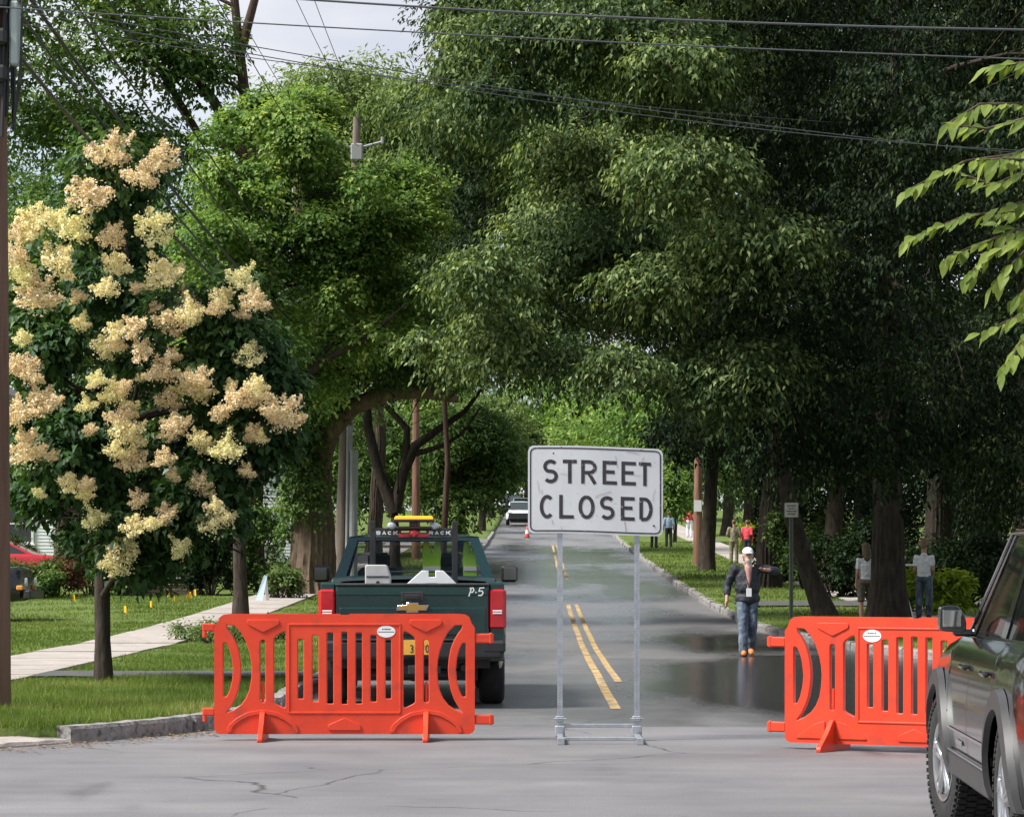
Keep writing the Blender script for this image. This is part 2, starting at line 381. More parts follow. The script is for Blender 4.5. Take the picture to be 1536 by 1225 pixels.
# asphalt: dry grey and damp dark, with aggregate, patches and cracks
def asphalt(name, dry, dry2, wet, wlo, whi, rdry=.8, rwet=.16, crack=True, wscale=.22, pools=()):
    m, t, b, ln = nodes_of(name); N = t.nodes.new
    tcn = N('ShaderNodeTexCoord')
    def noise(s, d=5, r=.6, st=(1, 1, 1)):
        mpn = N('ShaderNodeMapping'); mpn.inputs['Scale'].default_value = st; ln(tcn.outputs['Object'], mpn.inputs[0])
        n = N('ShaderNodeTexNoise'); n.inputs['Scale'].default_value = s; n.inputs['Detail'].default_value = d; n.inputs['Roughness'].default_value = r
        ln(mpn.outputs[0], n.inputs['Vector']); return n.outputs['Fac']
    def ramp(src, lo, hi, c0=(0, 0, 0), c1=(1, 1, 1)):
        r = N('ShaderNodeValToRGB'); r.color_ramp.elements[0].position = lo; r.color_ramp.elements[1].position = hi
        r.color_ramp.elements[0].color = (*c0, 1); r.color_ramp.elements[1].color = (*c1, 1); ln(src, r.inputs[0]); return r.outputs[0]
    def mixc(fac, a, c, mode='MIX'):
        x = N('ShaderNodeMix'); x.data_type = 'RGBA'; x.blend_type = mode
        if isinstance(fac, float): x.inputs['Factor'].default_value = fac
        else: ln(fac, x.inputs['Factor'])
        for s_, q in ((6, a), (7, c)):
            if isinstance(q, tuple): x.inputs[s_].default_value = (*q, 1)
            else: ln(q, x.inputs[s_])
        return x.outputs[2]
    base = ramp(noise(.55, 6), .3, .7, dry, dry2)
    base = mixc(1.0, base, ramp(noise(1.1, 7, .7, (.25, 1.6, 1)), .25, .75, (.78, .78, .79), (1.16, 1.15, 1.14)), 'MULTIPLY')
    agg = ramp(noise(95, 2, .5), .3, .75, (.62, .62, .62), (1.35, 1.34, 1.32))
    base = mixc(1.0, base, agg, 'MULTIPLY')
    wsrc = noise(wscale, 8, .6, (1, .3, 1))
    def mth(op, p, q):
        x = N('ShaderNodeMath'); x.operation = op
        for i_, v_ in enumerate((p, q)):
            if isinstance(v_, (int, float)): x.inputs[i_].default_value = v_
            else: ln(v_, x.inputs[i_])
        return x.outputs[0]
    for (pcx, pcy, prx, pry, amp) in pools:                # low spots where water stands
        vs = N('ShaderNodeMapping'); vs.vector_type = 'POINT'; vs.inputs['Location'].default_value = (-pcx / prx, -pcy / pry, 0); vs.inputs['Scale'].default_value = (1 / prx, 1 / pry, 0); ln(tcn.outputs['Object'], vs.inputs[0])
        lg = N('ShaderNodeVectorMath'); lg.operation = 'LENGTH'; ln(vs.outputs[0], lg.inputs[0])
        mr_ = N('ShaderNodeMapRange'); mr_.interpolation_type = 'SMOOTHSTEP'; ln(lg.outputs['Value'], mr_.inputs[0]); mr_.inputs[1].default_value = 1.0; mr_.inputs[2].default_value = .1; mr_.inputs[3].default_value = 0; mr_.inputs[4].default_value = amp
        wsrc = mth('ADD', wsrc, mr_.outputs[0])
    wetf = ramp(wsrc, wlo, whi)
    base = mixc(wetf, base, mixc(.5, wet, mixc(1.0, base, (.35, .35, .36), 'MULTIPLY')))
    if crack:
        vo = N('ShaderNodeTexVoronoi'); vo.feature = 'DISTANCE_TO_EDGE'; vo.inputs['Scale'].default_value = .3
        wm = N('ShaderNodeMix'); wm.data_type = 'VECTOR'; wm.inputs['Factor'].default_value = .25
        nn = N('ShaderNodeTexNoise'); nn.inputs['Scale'].default_value = 1.3; nn.inputs['Detail'].default_value = 6; ln(tcn.outputs['Object'], nn.inputs['Vector'])
        ln(tcn.outputs['Object'], wm.inputs[4]); ln(nn.outputs['Color'], wm.inputs[5]); ln(wm.outputs[1], vo.inputs['Vector'])
        cr = ramp(vo.outputs['Distance'], .0, .0035, (1, 1, 1), (0, 0, 0))
        gate = ramp(noise(.35, 3), .5, .56)
        base = mixc(mixc(1.0, cr, gate, 'MULTIPLY'), base, (.03, .028, .028))
    ln(base, b.inputs['Base Color'])
    mr = N('ShaderNodeMapRange'); ln(wetf, mr.inputs[0]); mr.inputs[3].default_value = rdry; mr.inputs[4].default_value = rwet; ln(mr.outputs[0], b.inputs['Roughness'])
    bp = N('ShaderNodeBump'); bp.inputs['Distance'].default_value = .006
    mr2 = N('ShaderNodeMapRange'); ln(wetf, mr2.inputs[0]); mr2.inputs[3].default_value = .5; mr2.inputs[4].default_value = .04; ln(mr2.outputs[0], bp.inputs['Strength'])
    ln(noise(70, 3), bp.inputs['Height']); ln(bp.outputs[0], b.inputs['Normal'])
    MATS[name] = m
    return m
A_ROAD = asphalt('asphalt_road', (.14, .137, .138), (.2, .195, .193), (.02, .02, .022), .46, .74, rdry=.46, rwet=.17, wscale=.34, pools=[(5.2, 35.5, 5.4, 13, .75), (4.6, 52, 2.6, 12, .3), (3.0, 66, 3, 10, .16), (3.6, 92, 3.6, 26, .34), (.6, 108, 3.2, 28, .26), (3.4, 128, 3.4, 24, .34), (1, 142, 3.5, 14, .3), (-.6, 45, 1.4, 12, .15), (-.5, 70, 1.4, 16, .12)])
A_CROSS = asphalt('asphalt_cross', (.115, .112, .117), (.19, .186, .19), (.05, .049, .05), .6, .72, rwet=.3, wscale=.45)
A_PATH = mat('asphalt_path', (.06, .06, .06), .8, c2=(.09, .088, .085), ns=4, bump=.5, bs=90)
LAWN = mat('lawn_soil', (.065, .1, .021), .9, c2=(.125, .17, .04), ns=.5, lo=.3, hi=.7, c3=(.12, .15, .045), ns3=1.9, lo3=.5, hi3=.75, bump=.8, bs=14, spec=.15)
SOIL = mat('soil', (.05, .035, .022), .95, c2=(.09, .065, .04), ns=9, bump=.8, bs=30, spec=.1)
CONC = mat('concrete', (.31, .275, .245), .85, c2=(.42, .375, .335), ns=1.3, c3=(.25, .22, .19), ns3=5, lo3=.52, hi3=.75, bump=.35, bs=70, spec=.25)
KERB = mat('kerb_stone', (.2, .19, .18), .85, c2=(.34, .32, .3), ns=5, c3=(.1, .09, .085), ns3=16, lo3=.5, hi3=.7, bump=.8, bs=35, spec=.25)

ys = [-60, -30, -10, 0, 8, 14, 18, 20.5, 20.8, 21.3, 22, 22.75, 23.4, 24.3, 25.2, 26.2, 26.5]
tag(link('cross_street', rows_mesh('cross_street', ys, lambda Y: -90 if Y <= 20.5 else xl(Y) - .06, lambda Y: 90, 0, 15), A_CROSS), kind='structure')
ys = [26.5, 27.4, 29, 31, 34, 37, 37.01, 37.6, 38.6, 41, 43.5, 46, 48] + [51 + 1.5 * k for k in range(108)] + [216 + 8 * k for k in range(20)]
tag(link('road', rows_mesh('road', ys, lambda Y: xl(Y) - .06, lambda Y: 90 if Y <= 37 else xr(Y) + .06, .0, 11), A_ROAD, smooth=True), kind='structure')
ysl = sorted(set([20.5, 20.8, 21.3, 22, 22.75, 23.4, 24.3, 25.2, 26.2, 27.4, 29, 31] + [32 + 1.5 * k for k in range(124)] + [220 + 10 * k for k in range(30)]))
ysr = sorted(set([37, 37.6, 38.6, 41, 43.5, 46, 51, 56, 60] + [47.5 + 1.5 * k for k in range(114)] + [220 + 10 * k for k in range(30)]))
lawn_side('lawn', ysl, xl, -1, LAWN); lawn_side('lawn', ysr, xr, 1, LAWN)
g = MB(); g.add([(-3000, -500, -.3), (3000, -500, -.3), (3000, 60, -.3), (-3000, 60, -.3)], [(0, 1, 2, 3)])
for a, b, za, zb in ((60, 500, -.3, 5.5), (500, 5000, 5.5, 5.5)): g.add([(-3000, a, za), (3000, a, za), (3000, b, zb), (-3000, b, zb)], [(0, 1, 2, 3)])
tag(g.build('ground', LAWN), kind='structure')

# kerbs: single stones along each edge
def kerb(edge, side, y0, y1, name):
    root = tag(thing(name, None, None), kind='structure')
    pts = []; Y = y0
    while Y < y1: pts.append((edge(Y), Y)); Y += .12 if Y < 32 or edge is xr and Y < 61 else .6
    seg = [pts[0]]; acc = 0; rg = random.Random(3)
    target = 1.5
    def flush(seg):
        if len(seg) < 2: return
        ramp = side < 0 and seg[0][0] < -3.93
        crumb = side > 0
        h = (.03 if ramp else .15) + rg.uniform(-.012, .012); w = 1.6 if ramp else .17
        mb = MB(); v = []; f = []; n = len(seg); jit = rg.uniform(-.015, .015)
        for i, (X, Yp) in enumerate(seg):
            a = seg[max(i - 1, 0)]; b = seg[min(i + 1, n - 1)]; d = Vector((b[0] - a[0], b[1] - a[1])).normalized(); nn = Vector((d.y, -d.x)) * (1 if side > 0 else -1)
            if nn.x * side < 0 and abs(nn.x) > .2: nn = -nn
            e = .012 if i in (0, n - 1) else 0
            dd = d * (e if i == 0 else -e if i == n - 1 else 0)
            j2 = jit + rg.uniform(-.008, .008) + (rg.uniform(-.05, .05) if crumb and Yp > 60 else 0)
            z = zg(Yp); h2 = h + (rg.uniform(-.05, .04) if crumb and Yp > 60 else rg.uniform(-.006, .006))
            P = lambda o, zz: (X + dd.x + nn.x * (o + j2), Yp + dd.y + nn.y * (o + j2), z + zz)
            v += [P(0, -.08), P(.0, h - .03 if not ramp else .012), P(.02, h2), P(w, h2 + (.115 if ramp else 0)), P(w, -.08)]
        for i in range(n - 1):
            for k in range(4): p = i * 5 + k; f.append((p, p + 1, p + 6, p + 5))
        f += [(0, 1, 2, 3, 4), tuple((n - 1) * 5 + k for k in range(4, -1, -1))]
        mb.add(v, f); mb.build('kerb_stone', CONC if ramp else KERB, root)
    for p, q in zip(pts, pts[1:]):
        acc += math.hypot(q[0] - p[0], q[1] - p[1]); seg.append(q)
        if acc > target: flush(seg); seg = [q]; acc = 0; target = rg.uniform(1.2, 2.1) if q[1] < 90 else 3.5
    flush(seg)
kerb(xl, -1, 20.85, 175, 'kerb_left'); kerb(xr, 1, 37.1, 175, 'kerb_right')

# pavements of single slabs
def pavement(name, u0, u1, y0, y1, step, m):
    root = tag(thing(name, None, None), kind='structure'); Y = y0; rg = random.Random(11)
    while Y < y1:
        d = step if Y < 70 else step * 2.4
        a, b = Y + .012, Y + d - .012; dz = rg.uniform(-.006, .01)
        mb = MB(); v = []
        for Yp in (a, b):
            for X in (u0(Yp), u1(Yp)): v += [(X, Yp, zg(Yp) + .075 + dz), (X, Yp, zg(Yp) + .163 + dz)]
        mb.add(v, [(0, 1, 3, 2), (4, 6, 7, 5), (0, 4, 5, 1), (2, 3, 7, 6), (1, 5, 7, 3)])
        mb.build('slab', m, root); Y += d
pavement('sidewalk_left', lambda Y: xc(Y) - 8.85, lambda Y: xc(Y) - 7.2, 24.5, 148, 1.5, CONC)
pavement('sidewalk_right', lambda Y: xc(Y) + 7.3, lambda Y: xc(Y) + 8.8, 62, 190, 1.5, CONC)
def strip(name, x0, x1, y0, y1, m, dz=.17, n=9):
    v = []; f = []
    for i in range(n):
        X = x0 + (x1 - x0) * i / (n - 1); w = .12 * math.sin(i * 1.9)
        v += [(X, y0 + w, zg(y0 + w) + dz), (X, y1 + w * .7, zg(y1) + dz)]
    for i in range(n - 1): f.append((2 * i, 2 * i + 2, 2 * i + 3, 2 * i + 1))
    me = bpy.data.meshes.new(name); me.from_pydata(v, [], f); me.update()
    tag(link(name, me, m), kind='structure')
strip('footpath', -5.92, -2.55, 34.2, 35.9, A_PATH)
strip('driveway', 5.75, 13, 70, 73.5, A_PATH)
strip('driveway', -30, xl(150) - .0, 147, 156, A_CROSS, .172)

# yellow centre lines, worn, following the road
YEL = mat('road_paint_yellow', (.46, .29, .09), .75, c2=(.54, .37, .15), ns=3, c3=(.15, .14, .13), ns3=3.5, lo3=.45, hi3=.62, bump=.3, bs=80)
def paint(u, w, y0, y1, name='lane_marking'):
    v = []; f = []; Y = y0; n = 0
    while Y <= y1 + 1e-6:
        wob = .004 * math.sin(Y * .7 + u * 5)
        v += [(xc(Y) + u - w / 2 + wob, Y, zg(Y) + .005), (xc(Y) + u + w / 2 + wob, Y, zg(Y) + .005)]; Y += .75; n += 1
    for i in range(n - 1): f.append((2 * i, 2 * i + 1, 2 * i + 3, 2 * i + 2))
    me = bpy.data.meshes.new(name); me.from_pydata(v, [], f); me.update(); tag(link(name, me, YEL), kind='structure')
paint(-.12, .11, 29.7, 76); paint(.105, .1, 36.5, 76); paint(-.12, .11, 98, 150); paint(.105, .1, 98, 150)

# ------------------------------------------------------------------ grass
def tri_stuff(name, V, m, kind='stuff', label=None, cat=None, parent=None, tint=None, quads=False):
    k = 3
    n = len(V) // k
    me = bpy.data.meshes.new(name); me.vertices.add(len(V)); me.vertices.foreach_set('co', V.astype(np.float32).ravel())
    me.loops.add(len(V)); me.loops.foreach_set('vertex_index', np.arange(len(V), dtype=np.int32))
    me.polygons.add(n); me.polygons.foreach_set('loop_start', np.arange(0, len(V), k, dtype=np.int32))
    a = me.attributes.new('tint', 'FLOAT', 'FACE'); a.data.foreach_set('value', (tint if tint is not None else rng.random(n)).astype(np.float32))
    me.update(); me.validate()
    o = link(name, me, m, parent); tag(o, label, cat, kind=kind)
    return o
GRASS = leaf_mat('grass_blade', (.08, .13, .026), (.17, .235, .052), .35, .25, (.31, .3, .13))
def vzg(Y): return np.where(Y <= 48, 0, .44 * (np.clip(Y - 48, 0, None) / 28) ** 1.35)
def grass(regions, name, label):
    out = []; tn = []
    for (u0, u1, y0, y1, dens, h, w) in regions:
        n = int(abs(y1 - y0) * abs(u1 - u0) * dens)
        Y = rng.uniform(y0, y1, n); U = rng.uniform(u0, u1, n)
        ed = np.array([xl(y) if U_ < 0 else xr(y) for y, U_ in zip(Y, U)]); X = ed + U
        keep = np.ones(n, bool)
        uc = X - (.954 + .0089 * Y)
        keep &= ~((uc > -8.9) & (uc < -7.15)) & ~((uc > 7.25) & (uc < 8.85) & (Y > 61.5))
        keep &= ~((Y > 34.0) & (Y < 36.1) & (X < -2.3) & (X > -6)) & ~((Y > 70) & (Y < 73.6) & (X > 5.5))
        if u0 < 0: keep &= (U < -.2) & ((ed > -3.9) | (U < -1.35))
        else: keep &= U > .2
        X, Y = X[keep], Y[keep]; n = len(X)
        cl = .6 + .8 * (np.sin(X * 2.3 + np.sin(Y * 1.7) * 2) * np.sin(Y * 2.9 + np.cos(X * 1.3)) * .5 + .5)
        hh = h * cl * rng.uniform(.5, 1.35, n); ww = w * rng.uniform(.7, 1.3, n); a = rng.uniform(0, 6.283, n); ln_ = hh * rng.uniform(.1, .8, n); a2 = rng.uniform(0, 6.283, n)
        z = vzg(Y) + .115
        V = np.empty((n, 3, 3))
        V[:, 0] = np.stack([X - np.cos(a) * ww / 2, Y - np.sin(a) * ww / 2, z], 1); V[:, 1] = np.stack([X + np.cos(a) * ww / 2, Y + np.sin(a) * ww / 2, z], 1)
        V[:, 2] = np.stack([X + np.cos(a2) * ln_, Y + np.sin(a2) * ln_, z + hh], 1)
        out.append(V.reshape(-1, 3)); tn.append(np.clip(.42 + .3 * np.sin(X * .9 + np.sin(Y * .5) * 2) * np.sin(Y * .7 + X * .3) + .22 * np.sin(X * 3.1 + 1) * np.sin(Y * 2.3) + rng.normal(size=n) * .22, 0, 1))
    tag(tri_stuff(name, np.concatenate(out), GRASS, tint=np.concatenate(tn)), label, 'grass')
grass([(-3.2, 0, 24.0, 34.2, 2600, .085, .009), (-6.2, -3.2, 24, 34, 900, .08, .011), (-5, 0, 36, 48, 700, .06, .014), (-14, -5, 33, 60, 190, .06, .022), (-9, 0, 48, 78, 160, .06, .026), (-22, -9, 58, 80, 80, .07, .03), (-16, -12, 30, 58, 90, .06, .022), (-4, 0, 78, 150, 60, .08, .04)], 'grass_blades', 'short green lawn grass beside the left sidewalk')
grass([(0, 9, 44, 62, 300, .07, .018), (0, 9, 62, 95, 120, .07, .028), (0, 12, 95, 150, 45, .09, .045)], 'grass_blades', 'short sunlit lawn grass beside the far right kerb')
# litter of leaves and grit in the gutter
LITTER = leaf_mat('leaf_litter', (.12, .075, .04), (.3, .2, .11), .1, .2)
n = 900; Y = rng.uniform(21.2, 30.5, n); off = np.abs(rng.normal(0, .16, n)) + .02
X = np.array([xl(y) for y in Y]) + off * 1.3; a = rng.uniform(0, 6.28, n); s = rng.uniform(.012, .035, n)
V = np.empty((n, 3, 3))
for k in range(3): V[:, k] = np.stack([X + np.cos(a + k * 2.1) * s, Y + np.sin(a + k * 2.1) * s - off * .9, .006 + rng.uniform(0, .014, n)], 1)
tag(tri_stuff('gutter_litter', V.reshape(-1, 3), LITTER), 'dry brown leaf litter lying in the left gutter', 'litter')

# ================================================================== VEGETATION
def nrm(a): return a / np.maximum(np.linalg.norm(a, axis=1, keepdims=True), 1e-9)
def leaf_geo(name, P, D, N, Ln, Wd, m, parent, tint, kind='stuff', curl=.12, fold=.18):
    n = len(P); S = nrm(np.cross(D, N)); N = nrm(np.cross(S, D))
    V = np.empty((n, 4, 3)); L_ = Ln[:, None]; W_ = Wd[:, None]
    V[:, 0] = P; V[:, 1] = P + D * L_ * .42 + S * W_ * .5 + N * W_ * fold; V[:, 2] = P + D * L_ - N * L_ * curl; V[:, 3] = P + D * L_ * .42 - S * W_ * .5 + N * W_ * fold
    me = bpy.data.meshes.new(name); me.vertices.add(n * 4); me.vertices.foreach_set('co', V.reshape(-1).astype(np.float32))
    b = np.arange(n, dtype=np.int32)[:, None] * 4
    li = (b + np.array([[0, 1, 2, 0, 2, 3]], np.int32)).ravel()
    me.loops.add(n * 6); me.loops.foreach_set('vertex_index', li)
    me.polygons.add(n * 2); me.polygons.foreach_set('loop_start', np.arange(0, n * 6, 3, dtype=np.int32))
    a = me.attributes.new('tint', 'FLOAT', 'FACE'); a.data.foreach_set('value', np.repeat(tint, 2).astype(np.float32))
    me.update()
    o = link(name, me, m, parent)
    if kind: o['kind'] = kind
    return o
def crown(parent, clumps, n_leaves, leaf, m, seed=0, per=9, spray=.5, droop=.3, ldroop=.3, shell=.55, name='crown', flat=.8, tint_var=.25):
    """leafy sprays spread through the clumps; clumps are rows (x, y, z, rx, ry, rz) in the parent's space"""
    rg = np.random.default_rng(seed); C = np.array(clumps, float)
    ns = max(4, n_leaves // per); wgt = (C[:, 3] * C[:, 5]) ** 1.0; wgt /= wgt.sum()
    ci = rg.choice(len(C), ns, p=wgt); u = nrm(rg.normal(size=(ns, 3))); u[:, 2] = np.where((u[:, 2] < 0) & (rg.random(ns) < .55), -u[:, 2], u[:, 2])
    r = (shell + (1 - shell) * rg.random(ns)) ** .8 * rg.uniform(.85, 1.12, ns)
    P0 = C[ci, :3] + u * r[:, None] * C[ci, 3:6]
    sd = u * np.array([1, 1, .5]) + rg.normal(size=(ns, 3)) * .45; sd[:, 2] -= droop; sd = nrm(sd)
    side = nrm(np.cross(sd, np.array([0, 0, 1.0])) + 1e-6)
    ctint = rg.random(len(C))[ci]; stint = rg.random(ns)
    j = np.tile(np.arange(per), ns); si = np.repeat(np.arange(ns), per)
    t = (j + .5) / per; sp = spray * rg.uniform(.6, 1.4, ns)[si]
    n = len(j); sg = np.where(j % 2, 1.0, -1.0)
    P = P0[si] + sd[si] * ((t - .4) * sp)[:, None] + side[si] * (sg * leaf[1] * .25)[:, None] + rg.normal(size=(n, 3)) * leaf[0] * .22
    P[:, 2] -= (t ** 2) * sp * droop * .5
    D = sd[si] * .55 + side[si] * (sg * (.75 - .4 * t))[:, None] + rg.normal(size=(n, 3)) * .3; D[:, 2] -= ldroop; D = nrm(D)
    N = rg.normal(size=(n, 3)) * (1 - flat) + np.array([0, 0, 1.0]) * flat + u[si] * .35; N = nrm(N)
    Ln = leaf[0] * rg.uniform(.65, 1.25, n); Wd = leaf[1] * rg.uniform(.7, 1.2, n)
    ti = np.clip(.45 + (ctint[si] - .5) * .5 + (stint[si] - .5) * .35 + rg.normal(size=n) * tint_var, 0, 1)
    return leaf_geo(name, P, D, N, Ln, Wd, m, parent, ti)
def bez(a, b, c, n):
    return [a * (1 - t) ** 2 + b * 2 * t * (1 - t) + c * t * t for t in [i / n for i in range(n + 1)]]
def wood(parent, trunk, radii, clumps, m, seed=0, nlimbs=40, limb_r=.5, extra=(), sides=12, name='trunk', lmin=0.):
    """trunk with roots flare plus limbs that grow out towards the clumps; trunk given as points in the parent's space"""
    rg = random.Random(seed); mb = MB()
    P = [Vector(p) for p in trunk]
    pts = []; rd = []
    for i in range(len(P) - 1):
        k = max(2, int((P[i + 1] - P[i]).length / .6))
        for q in range(k):
            t = q / k; w = Vector((rg.uniform(-1, 1), rg.uniform(-1, 1), 0)) * radii[i] * .07
            pts.append(P[i].lerp(P[i + 1], t) + (w if pts else Vector())); rd.append(radii[i] + (radii[i + 1] - radii[i]) * t)
    pts.append(P[-1]); rd.append(radii[-1])
    pts.insert(0, pts[0] - Vector((0, 0, .25))); rd.insert(0, rd[0] * 1.55); rd[1] *= 1.25
    if radii[0] > .3:                                     # furrowed bark: ridges that wander up the trunk
        ns_ = 44; ridge = [rg.uniform(-1, 1) for _ in range(ns_)]; vs = []; fs = []; fine = []
        for i in range(len(pts) - 1):
            for t_ in (0, .25, .5, .75): fine.append((pts[i].lerp(pts[i + 1], t_), rd[i] + (rd[i + 1] - rd[i]) * t_))
        fine.append((pts[-1], rd[-1]))
        for i, (p, r_) in enumerate(fine):
            ridge = [.86 * x_ + .5 * rg.uniform(-1, 1) * (1 if k_ % 2 else .6) for k_, x_ in enumerate(ridge)]
            for k_ in range(ns_):
                a_ = 2 * math.pi * k_ / ns_; rr_ = r_ * (1 + .045 * (1 if k_ % 2 else -1) + .05 * ridge[k_]) * (1 + .05 * math.sin(3 * a_ + 1.0)); vs.append(p + Vector((math.cos(a_), math.sin(a_), 0)) * rr_)
        for i in range(len(fine) - 1):
            for k_ in range(ns_): a_, b_ = i * ns_ + k_, i * ns_ + (k_ + 1) % ns_; fs.append((a_, b_, b_ + ns_, a_ + ns_))
        mb.add(vs, fs)
    else: mb.tube(pts, rd, sides, noise=.14, seed=seed)
    nodes = [(p, r_, 0) for p, r_ in zip(pts[3:], rd[3:]) if p.z >= lmin] or [(pts[-1], rd[-1], 0)]
    axis = P[-1]
    cl = sorted([Vector(c[:3]) for c in clumps], key=lambda c: (c - axis).length)
    if len(cl) > nlimbs: cl = rg.sample(cl, nlimbs); cl.sort(key=lambda c: (c - axis).length)
    for c in cl:
        best = min(nodes, key=lambda nd: (nd[0] - c).length + max(0, nd[0].z - c.z + .3) * 1.2 + nd[2] * .4)
        a, r0, dep = best; d = c - a; l = d.length
        if l < .3: continue
        mid = a + d * .5 + Vector((rg.uniform(-.12, .12) * l, rg.uniform(-.12, .12) * l, .14 * l))
        r0 = min(r0 * .6, limb_r, .05 * l + .03); k = max(3, int(l / .5))
        bz = bez(a, mid, c, k); rr = [max(.012, r0 * (1 - .85 * i / k)) for i in range(k + 1)]
        bz = [p + Vector((rg.uniform(-1, 1), rg.uniform(-1, 1), rg.uniform(-1, 1))) * .05 * (0 if i == 0 else 1) * min(1, l / 3) for i, p in enumerate(bz)]
        mb.tube(bz, rr, 7, noise=.1, seed=seed)
        for i in range(k // 3, k + 1, 2): nodes.append((bz[i], rr[i], dep + 1))
        for q in range(3):                                   # twigs
            e = c + Vector((rg.uniform(-1, 1), rg.uniform(-1, 1), rg.uniform(-.7, .9))) * min(1.6, .35 * l + .3); bq = bz[int(k * rg.uniform(.6, .95))]
            mb.tube(bez(bq, (bq + e) / 2 + Vector((0, 0, .1)), e, 4), [max(.008, r0 * .22), r0 * .16 + .006, .012, .01, .006], 5)
    for path, rads in extra:
        mb.tube([Vector(p) for p in path], rads, 9, noise=.12, seed=seed)
    o = mb.build(name, m, parent, fix=False); smooth_angle(o.data, 60)
    return o
BARK = mat('bark', (.05, .038, .028), .92, c2=(.12, .095, .07), ns=9, stretch=(1, 1, .22), lo=.35, hi=.68, bump=1.0, bs=22, spec=.15)
BARK2 = mat('bark_grey', (.065, .048, .034), .92, c2=(.17, .125, .088), ns=10, stretch=(1, 1, .3), lo=.3, hi=.7, bump=1.0, bs=18, spec=.15)
BARK3 = mat('bark_dark', (.03, .024, .02), .92, c2=(.075, .06, .048), ns=11, stretch=(1, 1, .25), lo=.35, hi=.68, bump=1.0, bs=26, spec=.12)
BARKR = mat('bark_red', (.05, .03, .024), .92, c2=(.1, .065, .05), ns=7, stretch=(1, 1, .12), lo=.3, hi=.65, bump=1.0, bs=14, spec=.12)
LF_MID = leaf_mat('leaf_mid', (.038, .08, .022), (.125, .21, .056), .32, .25, (.24, .31, .1))
LF_BRIGHT = leaf_mat('leaf_bright', (.07, .135, .035), (.21, .33, .09), .38, .22, (.36, .43, .13))
LF_DARK = leaf_mat('leaf_dark', (.02, .044, .014), (.075, .125, .036), .26, .25, (.17, .23, .07))
LF_DEEP = leaf_mat('leaf_deep', (.008, .018, .007), (.02, .038, .013), .15, .2)  # near-black tone that carries the shade of the right wood
LF_OLIVE = leaf_mat('leaf_olive', (.05, .09, .03), (.15, .215, .075), .32, .25, (.24, .3, .11))
LF_PALE = leaf_mat('leaf_pale', (.075, .125, .042), (.225, .3, .115), .36, .22, (.32, .39, .16))
LF_RED = leaf_mat('leaf_red', (.08, .03, .02), (.18, .08, .045), .25, .3, (.12, .13, .05))
LF_LIME = leaf_mat('leaf_lime', (.13, .2, .02), (.28, .36, .04), .35, .3)
def ph(seed, n): return np.random.default_rng(seed).random((n, 3))
def dome(c, rad, n, cr, seed, zmin=None, inner=.55, keep=None, squash=.75):
    """clumps scattered through the outer part of an ellipsoid"""
    rg = np.random.default_rng(seed); out = []; k = 0
    while len(out) < n and k < n * 40:
        k += 1; u = rg.normal(size=3); u /= np.linalg.norm(u); r = inner + (1 - inner) * rg.random() ** .6
        p = np.array(c) + u * r * np.array(rad)
        if zmin is not None and p[2] < zmin: continue
        if keep is not None and not keep(p): continue
        s = rg.uniform(cr[0], cr[1]); out.append((*p, s, s * rg.uniform(.85, 1.15), s * squash * rg.uniform(.8, 1.2)))
    return out
def local(clumps, base): return [(c[0] - base[0], c[1] - base[1], c[2] - base[2], *c[3:]) for c in clumps]
def tree(name, label, px, Y, top, tr, clumps, n_leaves, leaf, lm, bm_, seed, group=None, trunk=None, nl=30, base_z=None, cat='tree', extra=(), limb_r=.35, lmin=0., **kw):
    X = ax(px, Y); bz = lawn_z(X, Y) if base_z is None else base_z
    root = thing(name, label, cat, (X, Y, bz), 0, group); cl = local(clumps, (X, Y, bz))
    tk = trunk or [(0, 0, 0), (.02 * top, 0, top * .35), (.0, .1, top * .7), (.05, .1, top)]
    rd = [tr * (1 - .75 * i / (len(tk) - 1)) for i in range(len(tk))]
    wood(root, tk, rd, cl, bm_, seed, nl, extra=extra, limb_r=limb_r, lmin=lmin)
    crown(root, cl, n_leaves, leaf, lm, seed, **kw)
    return root
def pc(x, y, Y, r, sq=.8, ry=None):      # one clump seen at a pixel
    p = at(x, y, Y); return (p.x, p.y, p.z, r, ry or r, r * sq)

